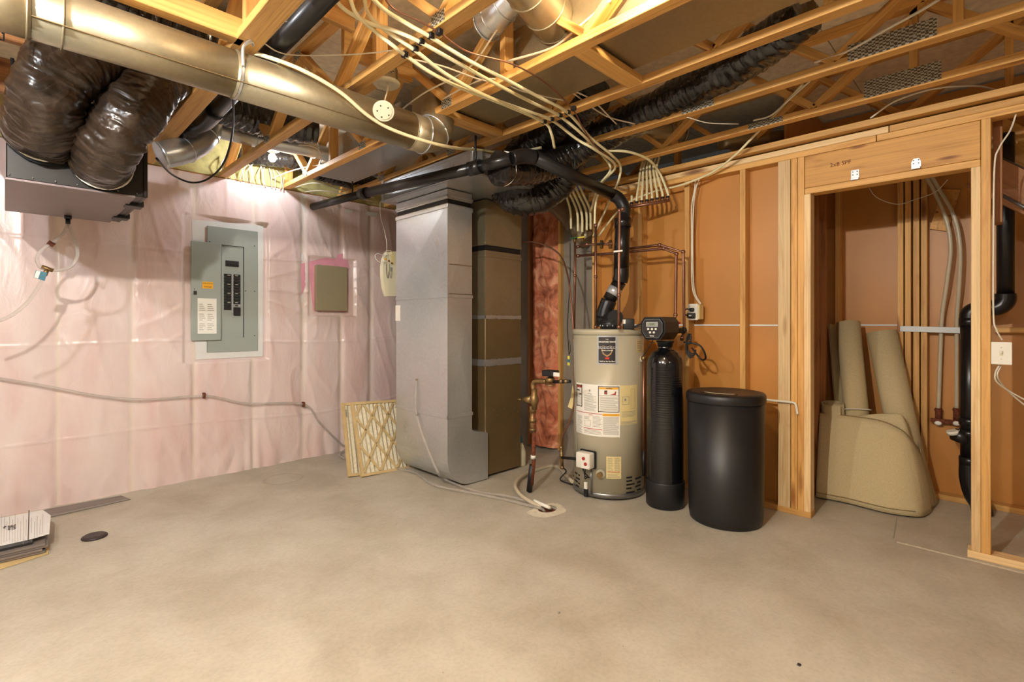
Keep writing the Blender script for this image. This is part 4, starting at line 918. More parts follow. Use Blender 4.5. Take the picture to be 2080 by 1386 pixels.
for j, (aa, bb, c_) in enumerate(((0.02, .42, 'VOLTS 120/240'), (.5, .95, 'MAX 125 AMPS'))): pass
for k in range(15):
    z = q0.z-(q0.z-q1.z)*(k+.5)/15
    for x0, x1 in ((.04, .40), (.52, .92)):
        if (k*7+int(x0*10)) % 5 == 0: continue
        xa = q0.x+(q1.x-q0.x)*x0; xb = q0.x+(q1.x-q0.x)*(x1-.05*((k*3) % 4)); box('print_line', (xa, YP-.0247, z-.0022), (xb, YP-.0238, z+.0022), 'ink_grey', dr)
text('label_text', 'CAUTION', .016, 'ink', dr, Q(422, 576, y=YP-.0245), (1, 0, 0), (0, 0, 1)); text('label_text', 'DANGER', .014, 'ink', dr, Q(422, 583, y=YP-.0245), (1, 0, 0), (0, 0, 1))
yb = YP+.004
a, b = Q(458, 529, y=yb), Q(485, 543, y=yb); mbk = box('main_breaker', (a.x, yb-.004, b.z), (b.x, yb+.006, a.z), 'ink', t, .002)
for k in range(4): xx = a.x+(b.x-a.x)*(k+.5)/4; box('toggle', (xx-.007, yb-.014, b.z+.006), (xx+.007, yb-.003, b.z+.022), 'black', mbk, .002)
za = Q(456, 556, y=yb).z; dz = (za-Q(456, 630, y=yb).z)/12
cl0, cl1, cr0, cr1 = wx(455, 590, yb), wx(469.5, 590, yb), wx(474.5, 590, yb), wx(488, 590, yb)
for (c0, c1, n_, s) in ((cl0, cl1, 12, 1), (cr0, cr1, 11, -1)):
    for k in range(n_):
        z1 = za-dz*k
        br = box('breaker', (c0, yb-.006, z1-dz+.0015), (c1, yb+.006, z1-.0015), 'black' if not (s < 0 and k == 10) else 'silver', t, .001)
        xc_ = c0+(c1-c0)*(.62 if s > 0 else .38); box('toggle', (xc_-.011, yb-.016, z1-dz*.68), (xc_+.011, yb-.005, z1-dz*.32), 'ink' if k % 3 else 'ink_grey', br, .001)
box('breaker', (cr0, yb-.010, za-dz*13.8), (cr1, yb+.006, za-dz*11.1), 'black', t, .002)
box('divider_strip', (cl1+.003, yb-.001, za-dz*13), (cr0-.003, yb+.006, za+.004), 'silver', t)
for u, v in ((426, 491), (517, 500), (517, 592), (517, 682), (447, 521), (447, 593), (447, 665), (499, 591)): MB().sphere(Q(u, v, y=YP-.001), .0045, 8, (1, .6, 1)).build('screw', 'ink', t)
text('brand_mark', 'GE', .018, 'ink_grey', t, Q(472, 495, y=YP-.001), (1, 0, 0), (0, 0, 1))

t = thing('wiring_box', 'small plain beige steel box framed in pink tape on the left wall', 'wiring box', (2.2, 4.6, 1.38))
box('box_body', (2.036, 4.585, 1.372), (2.333, 4.63, 1.792), 'beige', t); box('cover', (2.032, 4.572, 1.368), (2.337, 4.586, 1.796), 'beige', t, .003)
MB().sphere(Q(693, 583, y=4.571), .006, 8, (1, .5, 1)).build('screw', 'ink_grey', t)

# beige device behind the duct edge
ph = 3.90
a = Q(777, 512, y=ph)
t = thing('wall_device', 'slim cream plastic device with loose wires beside the tall duct', 'electrical device', Q(792, 600, y=ph))
ol = [(787, 512), (803, 511), (807, 512), (807, 602), (786, 602), (781, 585), (778, 560), (778, 540), (781, 524)]
MB().prism([Q(u, v, y=ph) for u, v in ol], (0, .05, 0)).build('housing', 'cream', t)
MB().prism([Q(u, v, y=ph-.004) for u, v in ((793, 512), (802, 512), (801, 537), (796, 537), (793, 525))], (0, .006, 0)).build('terminal_cover', 'label_y', t)
prect('display', 793, 543, 797, 552, ph-.004, .006, 'ink_grey', t)
for u in (788, 794): tube('wire', [Q(u-3, 536, y=ph-.01), Q(u-3, 552, y=ph-.012), Q(u+0, 565, y=ph-.01), Q(u+2, 552, y=ph-.01)], .002, 'ink' if u < 790 else 'ink_grey', t, 6)
tube('bell_wire', [Q(786, 532, y=ph-.02), Q(770, 532, y=ph-.05), Q(762, 522, y=ph-.06), Q(767, 515, y=ph-.05), Q(778, 519, y=ph-.03), Q(788, 517, y=ph-.02)], .003, 'white', t, 6)
tube('bell_wire', [Q(783, 532, y=ph-.02), Q(778, 520, y=ph-.02), Q(785, 510, y=ph-.02), Q(794, 510, y=ph-.02), Q(797, 518, y=ph-.01)], .003, 'cable', t, 6)
tube('bell_wire', [Q(786, 515, y=ph-.01), Q(785, 490, y=ph), Q(780, 465, y=ph), Q(773, 440, y=ph), Q(772, 410, y=3.8)], .003, 'cable', t, 6)
for u, v in ((783, 526), (790, 530), (796, 535)): MB().sphere(Q(u, v, y=ph-.012), .009, 8).build('wire_nut', 'orange' if u == 783 else 'rust', t)

# furnace filters leaning behind the duct
def filt(label, x0, dx, y0, ytop, L=.62, w=.50, grid=True):
    t = thing('furnace_filter', label, 'air filter', (x0+w/2, y0, 0))
    d = Vector((dx, ytop-y0, 0)); hgt = math.sqrt(L*L-d.length_squared); up = Vector((d.x, d.y, hgt)).normalized(); rt = Vector((1, 0, 0)); rt = (rt-up*rt.dot(up)).normalized(); n = rt.cross(up)
    if n.y > 0: n = -n
    o = Vector((x0, y0, .004)); th = .026
    P = lambda a, b, c: o+rt*a+up*b+n*c
    def pc(nm, a0, b0, a1, b1, c0, c1, m): return MB().add([P(a, b, c) for a in (a0, a1) for b in (b0, b1) for c in (c0, c1)], [(0, 1, 3, 2), (4, 6, 7, 5), (0, 4, 5, 1), (2, 3, 7, 6), (0, 2, 6, 4), (1, 5, 7, 3)]).build(nm, m, t)
    e = .022
    for q in ((0, 0, w, e), (0, L-e, w, L), (0, e, e, L-e), (w-e, e, w, L-e)): pc('frame', q[0], q[1], q[2], q[3], 0, th, 'card')
    mb = MB(); nP = 24; vs = []
    for k in range(nP+1):
        a = e+(w-2*e)*k/nP; c = th*(.75 if k % 2 else .3); vs += [P(a, e, c), P(a, L-e, c)]
    mb.add(vs, [(2*k, 2*k+2, 2*k+3, 2*k+1) for k in range(nP)]); mb.build('pleated_media', 'filter', t)
    if grid:
        g = []; st = .125; bw = .010; c0, c1 = th*.8, th*1.02
        def diag(x_, y_, sx):
            # a cardboard bar at +-60 degrees, clipped to the frame
            pts = [];
            for s_ in (0, 1): pass
        k = -6; m_ = 1.5
        while k < 9:
            for s_ in (1, -1):
                pts = []
                b0 = k*.235
                aa = [e, w-e]; f = (lambda a: b0+m_*a) if s_ > 0 else (lambda a: b0+m_*(w-a))
                lo_a, hi_a = e, w-e
                cand = [a for a in [i*(w-2*e)/60+e for i in range(61)] if e <= f(a) <= L-e]
                if len(cand) > 6:
                    a0, a1 = cand[0], cand[-1]; g0, g1 = (a0, f(a0)), (a1, f(a1)); dd = Vector((g1[0]-g0[0], g1[1]-g0[1])).normalized(); nn = Vector((-dd.y, dd.x))*bw
                    q = [(g0[0]-nn.x, g0[1]-nn.y), (g0[0]+nn.x, g0[1]+nn.y), (g1[0]+nn.x, g1[1]+nn.y), (g1[0]-nn.x, g1[1]-nn.y)]
                    MB().add([P(a, b, c) for c in (c0, c1) for a, b in q], [(0, 1, 2, 3), (4, 5, 6, 7), (0, 1, 5, 4), (1, 2, 6, 5), (2, 3, 7, 6), (3, 0, 4, 7)]).build('diagonal_strip', 'card', t)
            k += 1
    else:
        pc('printed_band', e, L*.80, e+.012, L*.90, th, th+.001, 'ink_grey')
    return t
filt('front furnace filter with diamond cardboard lattice leaning beside the duct', 2.018, .035, 3.725, 3.97)
filt('rear furnace filter mostly hidden behind the lattice one', 1.945, .07, 3.80, 4.06, grid=False)

# ================================================================== SMOKE ALARM BASE
c = Q(785, 172, z=2.57)
t = thing('smoke_alarm_mount', 'cream ring under a steel junction box with a disc dangling on wires', 'smoke alarm', c)
mb = MB(); oc = [(c.x+.062*math.cos(k*PI/4+.4), c.y+.062*math.sin(k*PI/4+.4), c.z+.015) for k in range(8)]
mb.prism(oc, (0, 0, .075)).build('junction_box', 'galv_warm', t)
for k in range(8):
    a = k*PI/4+.4+PI/8; n = Vector((math.cos(a), math.sin(a), 0)); p = Vector((c.x, c.y, c.z+.055))+n*.0575
    MB().cyl(p, p+n*.0015, .012, n=14).build('knockout', 'plate', t)
MB().lathe(c, [(.035, .004), (.045, -.004), (.066, -.004), (.074, .004), (.074, .012), (.03, .016)], 40).build('mounting_ring', 'cream', t)
MB().cyl(c+Vector((0, 0, .006)), c+Vector((0, 0, .010)), .036).build('ring_inside', 'card', t)
h = Q(779, 226, y=2.2); hn = Vector((-.35, -.62, -.72)).normalized(); a, b = frame(hn)
for s_ in (0, 1): tube('wire', [c+Vector((-.012+.01*s_, -.02, .006)), c+Vector((-.012+.006*s_, -.03, -.03)), h+Vector((0, .0, .03))], .002, 'cream', t, 6)
MB().cyl(h-hn*.006, h, .052, n=32).build('dangling_disc', 'cream', t); MB().cyl(h, h+hn*.004, .040, n=32).build('disc_face', 'cream', t)
for k in range(5): q = h+(a*math.cos(k*1.3)+b*math.sin(k*1.3))*.030+hn*.004; MB().cyl(q, q+hn*.001, .004, n=8).build('slot', 'ink', t)

# ================================================================== WATER HEATER
HC = Vector((3.203, 2.151, 0)); HR = .262; HA = math.atan2(-HC.y, -HC.x)
def oncyl(u, v, C_, R):
    k = ray(u, v); a = k.x**2+k.y**2; b = -2*(k.x*C_.x+k.y*C_.y); c = C_.x**2+C_.y**2-R*R; D = b*b-4*a*c
    t = (-b-math.sqrt(max(0, D)))/(2*a); return Vector((0, 0, EYE))+k*t
def ang(p, C_):
    a0 = math.atan2(-C_.y, -C_.x); a = math.atan2(p.y-C_.y, p.x-C_.x)
    return a0+((a-a0+PI) % (2*PI)-PI)
t = thing('water_heater', 'cream cylindrical gas water heater with paper labels', 'water heater', HC)
MB().lathe(HC, [(HR, .045), (HR, 1.185)], 96).build('jacket', 'heater', t)
MB().lathe(HC, [(HR+.004, .012), (HR+.004, .045), (HR, .047)], 96).build('base_ring', 'steel', t)
MB().lathe(HC, [(HR-.03, 0), (HR-.03, .014)], 48).build('foot_ring', 'black', t)
MB().lathe(HC, [(HR+.004, 1.165), (HR+.006, 1.19), (HR+.002, 1.205), (HR-.012, 1.207), (.02, 1.209)], 96).build('top_cap', 'heater', t)
def hrect(name, u0, v0, u1, v1, mat, d=.001, par=None, C_=HC, R=HR, n=8):
    um = (u0+u1)/2; p0 = oncyl(u0, v0, C_, R); p1 = oncyl(u1, v0, C_, R); zt = oncyl(um, v0, C_, R).z; zb = oncyl(um, v1, C_, R).z
    vs, fs = arcpatch(C_, R+d, ang(p0, C_), ang(p1, C_), zb, zt, n); return MB().add(vs, fs, True).build(name, mat, par or t)
def htext(body, u, v, size, mat, par=None, d=.003, sx=1.0, C_=HC, R=HR, bold=0, align='CENTER'):
    p = oncyl(u, v, C_, R); return text('label_text', body, size, mat, par or t, p, (1, 0, 0), (0, 0, 1), wrap=((C_.x, C_.y), R), off=d, sx=sx, bold=bold, align=align)
lg = hrect('brand_label', 1213, 682, 1255, 741, 'silver', .0012)
hrect('label_panel', 1216, 685, 1250, 738, 'ink', .0018, lg)
htext('THE', 1233, 690, .011, 'white', lg); htext('BRADFORD WHITE', 1233.5, 695, .0135, 'white', lg, sx=1.0, bold=.0006)
# shield emblem
pc_ = oncyl(1233, 712, HC, HR); vs = []
for x, z in ((-.042, .030), (-.02, .034), (0, .028), (.02, .034), (.042, .030), (.040, .0), (.028, -.028), (0, -.046), (-.028, -.028), (-.040, 0)):
    a = ang(pc_, HC)+x/HR; vs.append((HC.x+(HR+.0026)*math.cos(a), HC.y+(HR+.0026)*math.sin(a), pc_.z+z))
MB().add(vs, [tuple(range(10))]).build('shield_emblem', 'brass', lg)
bar = hrect('name_bar', 1213.5, 703.5, 1254, 709, 'silver', .0034, lg); htext('DEFENDER', 1233.5, 706, .019, 'ink', lg, .0042, sx=1.25, bold=.0008)
htext('SAFETY SYSTEM', 1233.5, 712.5, .010, 'white', lg, .0036, sx=1.1, bold=.0004); hrect('seal', 1229.5, 726, 1237.5, 730, 'red', .0024, lg)
htext('Built to be the Best', 1233.5, 734.5, .0135, 'white', lg, bold=.0004)
MB().sphere(oncyl(1238, 678, HC, HR), .004, 8).build('rivet', 'silver', t)
rl = hrect('rating_label', 1292, 691, 1303, 716, 'label_y', .0012)
for k in range(6): hrect('print_line', 1293.5, 694+k*3.5, 1301.5, 695.2+k*3.5, 'ink_grey', .0018, rl, n=3)
L1 = hrect('instruction_label', 1171, 782, 1259, 838, 'label', .0012, n=16); L2 = hrect('instruction_label', 1171, 838, 1259, 887, 'label', .0012, n=16); L3 = hrect('diagram_label', 1259, 783, 1294, 863, 'label_y', .0012, n=8)
def frm(par, u0, v0, u1, v1, w=1.4, d=.0018, mat='ink'):
    hrect('black_border', u0, v0, u1, v0+w, mat, d, par); hrect('black_border', u0, v1-w, u1, v1, mat, d, par)
    hrect('black_border', u0, v0, u0+w, v1, mat, d, par, n=2); hrect('black_border', u1-w, v0, u1, v1, mat, d, par, n=2)
frm(L1, 1215, 785.5, 1258, 838); frm(L1, 1171.5, 781.5, 1183, 825)
hrect('warning_band', 1217, 787.5, 1256, 791.5, 'orange', .0019, L1); htext('WARNING', 1237, 789.5, .009, 'ink', L1, .0028, bold=.0003)
hrect('danger_band', 1173, 783, 1181.5, 787, 'ink_red', .0019, L1, n=3); htext('DANGER', 1177.5, 785, .006, 'white', L1, .0026, sx=.7)
hrect('pictogram', 1227.5, 793.5, 1233.5, 801.5, 'ink', .0019, L1, n=3); hrect('pictogram', 1229, 796, 1232, 801, 'ink_red', .0024, L1, n=2)
pf = oncyl(1245, 800, HC, HR); vs = []
for x, z in ((-.022, -.008), (.02, -.010), (.022, .016), (.014, .014), (.010, .002), (0, -.002)):
    a = ang(pf, HC)+x/HR; vs.append((HC.x+(HR+.002)*math.cos(a), HC.y+(HR+.002)*math.sin(a), pf.z+z))
MB().add(vs, [tuple(range(6))]).build('pictogram', 'ink_red', L1)
for k in range(2): hrect('pictogram', 1173+k*4.5, 791+k*8, 1178+k*3, 793.5+k*8.3, 'ink', .0019, L1, n=2)
hrect('print_line', 1217, 804, 1256, 805, 'ink_grey', .0019, L1)
def lines(par, u0, u1, v0, v1, st, mat='ink_grey', h=.75, seed=0):
    rnd = random.Random(seed); v = v0
    while v < v1: hrect('print_line', u0, v, u1-(u1-u0)*.3*rnd.random()*(rnd.random() > .5), v+h, mat, .002, par, n=4); v += st
lines(L1, 1219, 1255, 807, 836, 2.1, seed=1); lines(L1, 1187, 1211, 803, 836, 2.2, seed=2); lines(L1, 1173, 1181, 803, 822, 2.3, seed=3)
htext('CAUTION', 1198, 800.5, .007, 'ink', L1, .0026, bold=.0003); hrect('emblem', 1196.5, 791.5, 1199.5, 795.5, 'ink_grey', .002, L1, n=2)
hrect('red_rule', 1172, 838.8, 1223, 840, 'ink_red', .0019, L2, n=10); hrect('red_rule', 1186, 871, 1223, 872.3, 'ink_red', .0019, L2); hrect('warning_band', 1224, 841, 1258, 846, 'orange', .0019, L2)
htext('WARNING', 1200, 843, .007, 'ink_red', L2, .0026, bold=.0003); htext('FOR YOUR SAFETY READ BEFORE OPERATING', 1241, 843.5, .0042, 'ink', L2, .0028)
lines(L2, 1173, 1183, 844, 882, 2.3, seed=4); lines(L2, 1187, 1200, 846, 852, 2.2, seed=5); lines(L2, 1204, 1222, 846, 869, 2.6, seed=6); lines(L2, 1225, 1257, 848, 884, 1.9, seed=7); lines(L2, 1187, 1222, 874, 882, 2.4, seed=8)
frm(L2, 1188, 854, 1200, 866, .5, .002, 'ink_grey')
lines(L3, 1263, 1290, 836, 848, 2.6, seed=9); lines(L3, 1261, 1292, 856, 862, 1.7, seed=10); frm(L3, 1264, 806, 1278, 822, .8, .002, 'ink_grey'); frm(L3, 1281, 790, 1289, 830, .4, .002, 'ink_grey'); hrect('diagram_dial', 1268, 810, 1272, 815, 'ink_grey', .002, L3, n=2)
L4 = hrect('yellow_label', 1231.5, 928, 1261.5, 973, 'label_y', .0012); lines(L4, 1234, 1245, 931, 957, 2.2, seed=11); lines(L4, 1248, 1259, 931, 957, 2.2, seed=12); hrect('red_rule', 1234, 958.5, 1259, 959.8, 'ink_red', .002, L4); lines(L4, 1234, 1259, 963, 971, 2.4, seed=13)
def slots(u_c, rows, nm):
    for (u0, u1, v) in rows: hrect('vent_slot', u0, v, u1, v+3.0, 'dark', .001, n=3)
slots(0, [(1272, 1284, 969), (1272, 1284, 976), (1272, 1289, 983), (1272, 1283, 991), (1272, 1289, 999), (1272, 1284, 1006), (1290, 1302, 970), (1294, 1301, 978), (1290, 1301, 986), (1294, 1301, 993), (1290, 1301, 1000)], 'r')
slots(0, [(1162, 1164, 955), (1168, 1173, 960), (1162, 1166, 963), (1175, 1178, 964), (1162, 1164.5, 971), (1170, 1178, 971), (1162, 1166, 979), (1167, 1174, 976), (1175, 1178, 981), (1162, 1164.5, 987), (1170, 1176, 986), (1167, 1178, 993)], 'l')
pv = oncyl(1220, 963, HC, HR); n_ = (pv-HC); n_.z = 0; n_.normalize()
MB().cyl(pv, pv+n_*.035, .016, n=16).cyl(pv+n_*.035, pv+n_*.04, .021, n=16).build('drain_valve', 'brass', t)
MB().cyl(pv+n_*.001, pv+n_*.004, .032, n=24).build('valve_escutcheon', 'heater', t)
pg = oncyl(1196, 932, HC, HR); ng = pg-HC; ng.z = 0; ng.normalize(); tg = Vector((-ng.y, ng.x, 0))
gv = obox('gas_valve', pg+ng*.045+Vector((0, 0, .0)), ng, (.115, .11, .075), 'white', t, .010)
obox('valve_back', pg+ng*.008-tg*0, ng, (.13, .125, .02), 'black', t, .004)
obox('dial_plate', pg+ng*.0835-Vector((0, 0, 0))+Vector((0, 0, 1)).cross(ng)*.022, ng, (.055, .10, .003), 'label', gv, .001)
for s_, z in ((1, .02), (-1, -.016)):
    q = pg+ng*.085+Vector((0, 0, 1)).cross(ng)*(.022-.008*s_)+Vector((0, 0, z)); MB().cyl(q, q+ng*.006, .012, n=16).build('knob', 'ink_red', gv)
for k in range(3): tube('valve_wire', [pg+ng*.05+Vector((0, 0, 1)).cross(ng)*(-.03+.018*k)+Vector((0, 0, -.05)), pg+ng*.05+Vector((0, 0, -.09-.02*k)), pg+ng*.02+Vector((0, 0, 1)).cross(ng)*(.02-.01*k)+Vector((0, 0, -.13))], .004, 'black', t, 6)
pi_ = oncyl(1192, 1000, HC, HR); obox('igniter_button', pi_+ng*.012, ng, (.03, .055, .02), 'black', t, .003); obox('igniter_tube', pi_+ng*.012+Vector((0, 0, .05)), ng, (.026, .05, .018), 'white', t, .003)
p2 = oncyl(1204, 960, HC, HR); MB().cyl(p2+ng*.02+Vector((0, 0, .04)), p2+ng*.02-Vector((0, 0, .15)), .006).build('pilot_tube', 'steel', t)
wr = [oncyl(u, v, HC, HR+.004) for u, v in ((1166, 690), (1167, 740), (1168.5, 800), (1170, 860), (1172, 915))]; tube('sensor_wire', wr, .003, 'ink_grey', t, 6)
# blower on top
bc = Q(1240, 668, x=3.14); bc.z = 1.207
MB().lathe(bc, [(.075, 0), (.075, .05), (.07, .056)], 32).build('blower_base', 'black', t)
MB().lathe(bc, [(.08, .052), (.08, .06), (.07, .066), (.055, .10), (.03, .125), (.01, .13)], 32).build('blower_housing', 'black', t)
q = bc+Vector((.01, -.02, .085)); MB().cyl(q-Vector((.05, .05, 0)), q+Vector((.06, .06, 0)), .055, n=28).build('blower_motor', 'black', t)
for k in range(6): a = HA-1.3+k*.5; q = bc+Vector((.0765*math.cos(a), .0765*math.sin(a), .025)); MB().sphere(q, .006, 8).build('screw', 'silver', t)
cb = Q(1277, 652, x=3.12); obox('control_box', (cb.x, cb.y, 1.245), (-.8, -.6, 0), (.075, .075, .06), 'black', t, .006); obox('control_label', (cb.x-.026-.02, cb.y-.026+.035, 1.262), (-.8, -.6, 0), (.02, .03, .004), 'white', t)
for k in range(4): tube('power_cord', [(cb.x, cb.y-.03, 1.222), (cb.x+.01, cb.y-.08-.01*k, 1.216+.012*k), (cb.x+.05, cb.y-.15, 1.216+.01*k), (3.14, 1.80+.0*k, 1.215+.02*k)], .004, 'black', t, 6)
# relief valve pipe at the right side
pr_ = oncyl(1303, 727, HC, HR); p3 = Vector((pr_.x-.03, pr_.y-.035, pr_.z))
MB().cyl(pr_, p3, .014).sphere(p3, .020, 12).build('relief_valve', 'brass', t); MB().cyl(p3, (p3.x, p3.y, .34), .011).build('relief_pipe', 'copper', t)
MB().cyl((p3.x, p3.y, .34), (p3.x, p3.y, .16), .012).build('pipe_tail', 'black', t); MB().lathe((pr_.x+.004, pr_.y+.003, pr_.z-.03), [(.03, 0), (.032, .03), (.02, .045)], 16).build('valve_escutcheon', 'heater', t)

# ================================================================== SOFTENER TANK
SC = Vector((3.199, 1.685, 0))
t = thing('softener_tank', 'tall glossy black water softener tank with a digital head', 'water softener', SC)
MB().lathe(SC, [(.120, 0), (.128, .012), (.130, .17), (.127, .178)], 64).build('base_boot', 'black', t)
prf = [(.123, .17), (.123, .955)]+[(.123*math.cos(a)**.8 if a < 1.5 else .03, .955+.125*math.sin(a)) for a in [k*PI/2/10 for k in range(1, 9)]]+[(.045, 1.085), (.045, 1.10)]
tk = MB(); rp = [(prf[0][0], .17)]; z = .17
while z < .955: rp.append((.123+.0007*math.sin(z*400), z)); z += .006
tk.lathe(SC, rp+prf[1:], 64); tk.build('resin_tank', 'black_gloss', t)
MB().lathe(SC, [(.05, 1.09), (.052, 1.115), (.06, 1.12), (.06, 1.13)], 32).build('collar', 'black', t)
hn_ = Vector((-1, -.03, 0)).normalized(); hr = Vector((0, 0, 1)).cross(hn_)
hc = Vector((3.13, 1.70, 1.215))
def hexa(scale, c0, c1, w, hh, name, mat, par, z0=0):
    pts = [(-.5, .28), (-.36, .5), (.36, .5), (.5, .28), (.5, -.18), (.30, -.5), (-.30, -.5), (-.5, -.18)]
    P = [hc+hn_*c0+hr*(x*w)+Vector((0, 0, z*hh+z0)) for x, z in pts]; return MB().prism(P, hn_*(c1-c0)).build(name, mat, par)
hd = hexa(1, -.13, .075, .175, .155, 'control_head', 'black', t)
b_ = hexa(1, .070, .082, .160, .142, 'face_cover', 'black_gloss', hd); hexa(1, .0825, .085, .145, .128, 'silver_rim', 'steel', hd); hexa(1, .0835, .0865, .138, .121, 'face_panel', 'ink', hd)
obox('lcd_frame', hc+hn_*.088+Vector((0, 0, .028)), hn_, (.086, .034, .004), 'silver', hd, .003); obox('lcd_screen', hc+hn_*.0895+Vector((0, 0, .028)), hn_, (.070, .021, .003), 'lcd', hd, .001)
text('lcd_digits', '12:45', .018, 'ink', hd, hc+hn_*.0915+Vector((0, 0, .028)), hr, (0, 0, 1))
for k, (x, z) in enumerate(((-.027, -.004), (0, -.004), (.027, -.004), (-.014, -.026), (.014, -.026))): obox('button', hc+hn_*.089+hr*x+Vector((0, 0, z)), hn_, (.015, .014, .005), 'white', hd, .002)
text('brand_mark', 'Hague', .012, 'white', hd, hc+hn_*.088+Vector((0, 0, -.049)), hr, (0, 0, 1), bold=.0005)
MB().cyl(hc+Vector((.10, -.01, 0)), hc+Vector((.17, -.02, -.01)), .035).build('valve_body', 'black', t)
MB().cyl(Vector((3.27, 1.66, 1.19)), Vector((3.27, 1.66, 1.245)), .018).build('bypass_port', 'black', t); MB().box((3.25, 1.63, 1.245), (3.32, 1.68, 1.262), .004).build('bypass_lever', 'red', t)
MB().sphere((3.36, 1.63, 1.20), .025, 12).cyl((3.36, 1.63, 1.2), (3.27, 1.66, 1.2), .02).build('bypass_valve', 'black', t)
for k in range(4):
    a0 = k*.7; lp = [Vector((3.30, 1.58, 1.15))+Vector((.01*k, -.025*math.sin(q*PI/5+a0)-.03*q/10, -.04*math.cos(q*PI/5+a0)-.10*(q/10))) for q in range(11)]
    tube('coiled_cord', lp, .005, 'black', t, 6)
tube('coiled_cord', [(3.30, 1.60, 1.12), (3.33, 1.50, 1.10), (3.36, 1.47, 1.02), (3.40, 1.52, 1.0), (3.38, 1.58, 1.08)], .006, 'black', t, 8)
tube('brine_line', [(3.10, 1.72, 1.14), (3.08, 1.74, 1.09), (3.10, 1.80, 1.02)], .003, 'black', t, 6)
# brine tank
BC = Vector((3.240, 1.291, 0)); t = thing('brine_tank', 'squat matte black brine tank with a flat lid', 'brine tank', BC)
MB().lathe(BC, [(.205, 0), (.215, .008), (.221, .05), (.230, .77)], 80).build('tank', 'black', t)
MB().lathe(BC, [(.233, .755), (.2365, .76), (.2365, .800), (.228, .812), (.20, .816), (.18, .812), (.02, .812)], 80).build('lid', 'black', t)
hrect('moulded_panel', 1450, 1068, 1500, 1069, 'ink', .001, t, BC, .2225); 
for k in range(3): MB().tube([BC+Vector((r*math.cos(a), r*math.sin(a), .817)) for r in (.12+.03*k,) for a in [2.6+q*.12 for q in range(12)]], .0022, 5).build('lid_mark', 'card' if k == 1 else 'ink', t)

# outlet on the stud
t = thing('power_outlet', 'white outlet box with a black plug high on the stud wall', 'outlet', (3.60, 1.69, 1.25))
oy = Q(1408, 634, x=3.585)
box('box_body', (3.59, oy.y-.045, oy.z-.055), (3.66, oy.y+.035, oy.z+.055), 'label_y', t, .003)
fp = box('face_plate', (3.583, oy.y-.035, oy.z-.06), (3.59, oy.y+.04, oy.z+.06), 'white', t, .002)
box('plug', (3.545, oy.y-.022, oy.z-.045), (3.583, oy.y+.03, oy.z-.008), 'black', t, .006); box('plug', (3.555, oy.y-.012, oy.z+.004), (3.583, oy.y+.018, oy.z+.03), 'black', t, .006)
for s_ in (0, 1): box('plug_mark', (3.543, oy.y+.008-.012*s_, oy.z-.032), (3.5455, oy.y+.014-.012*s_, oy.z-.022), 'white', t)
tube('plug_cord', [(3.56, oy.y+.03, oy.z-.03), (3.545, oy.y+.05, oy.z-.01), (3.55, oy.y+.04, oy.z+.02), (3.56, oy.y+.015, oy.z+.02)], .005, 'black', t, 8)
for k in (0, 1):
    o = tube('supply_cable', [Q(1424-k*2, 618, x=3.64), Q(1412-k*3, 596, x=3.64), Q(1408-k*3, 560, x=3.62), Q(1407-k*2, 480, x=3.62), Q(1409-k*4, 420, x=3.62), Q(1413-k*2, 385, x=3.62), Q(1424-k*11, 355, x=3.64)], .005, 'cable'); tag(o, 'white cable dropping down the board to the outlet, %s of the pair' % ['right', 'left'][k], 'cable')
o = tube('supply_cable', [(3.60, 1.18, .735), (3.60, 1.10, .735), (3.60, 1.02, .735), (3.605, .985, .725), (3.61, .975, .66)], .008, 'cable'); tag(o, 'short white tube stapled across the studs beside the brine tank', 'tube')
# wall switch
t = thing('light_switch', 'white light switch plate on the doorway stud', 'light switch', Q(2034, 742, x=3.60))
sw = Q(2034, 718, x=3.60); y_a = Q(2013, 718, x=3.60).y; y_b = Q(2056, 718, x=3.60).y
box('box_body', (3.605, y_b+.01, sw.z-.05), (3.67, y_a-.01, sw.z+.05), 'label_y', t); sp_ = box('face_plate', (3.596, y_b, sw.z-.058), (3.604, y_a, sw.z+.058), 'white', t, .0025)
box('toggle', (3.582, sw.y-.004, sw.z-.002), (3.596, sw.y+.004, sw.z+.012), 'white', t, .002); box('toggle_slot', (3.5945, sw.y-.007, sw.z-.013), (3.5962, sw.y+.007, sw.z+.013), 'cream', t)
for s_ in (1, -1): MB().sphere((3.5955, sw.y, sw.z+s_*.03), .003, 8).build('screw', 'cream', t)
o = tube('switch_cable', [Q(2064, 232, x=3.66), Q(2052, 265, x=3.64), Q(2030, 300, x=3.61), Q(2020, 340, x=3.61), Q(2018, 500, x=3.61), Q(2018, 640, x=3.61), Q(2024, 670, x=3.61), Q(2036, 692, x=3.63)], .004, 'cable'); tag(o, 'white cable running down the doorway stud to the switch', 'cable')
o = tube('switch_cable', [Q(2030, 742, x=3.63), Q(2022, 758, x=3.63), Q(2024, 775, x=3.64), Q(2050, 795, x=3.7), Q(2100, 822, x=3.75)], .004, 'cable'); tag(o, 'upper white cable leaving below the switch to the right', 'cable')
o = tube('switch_cable', [Q(2033, 743, x=3.64), Q(2026, 765, x=3.64), Q(2045, 792, x=3.72), Q(2095, 835, x=3.8)], .004, 'cable'); tag(o, 'lower white cable leaving below the switch to the right', 'cable')
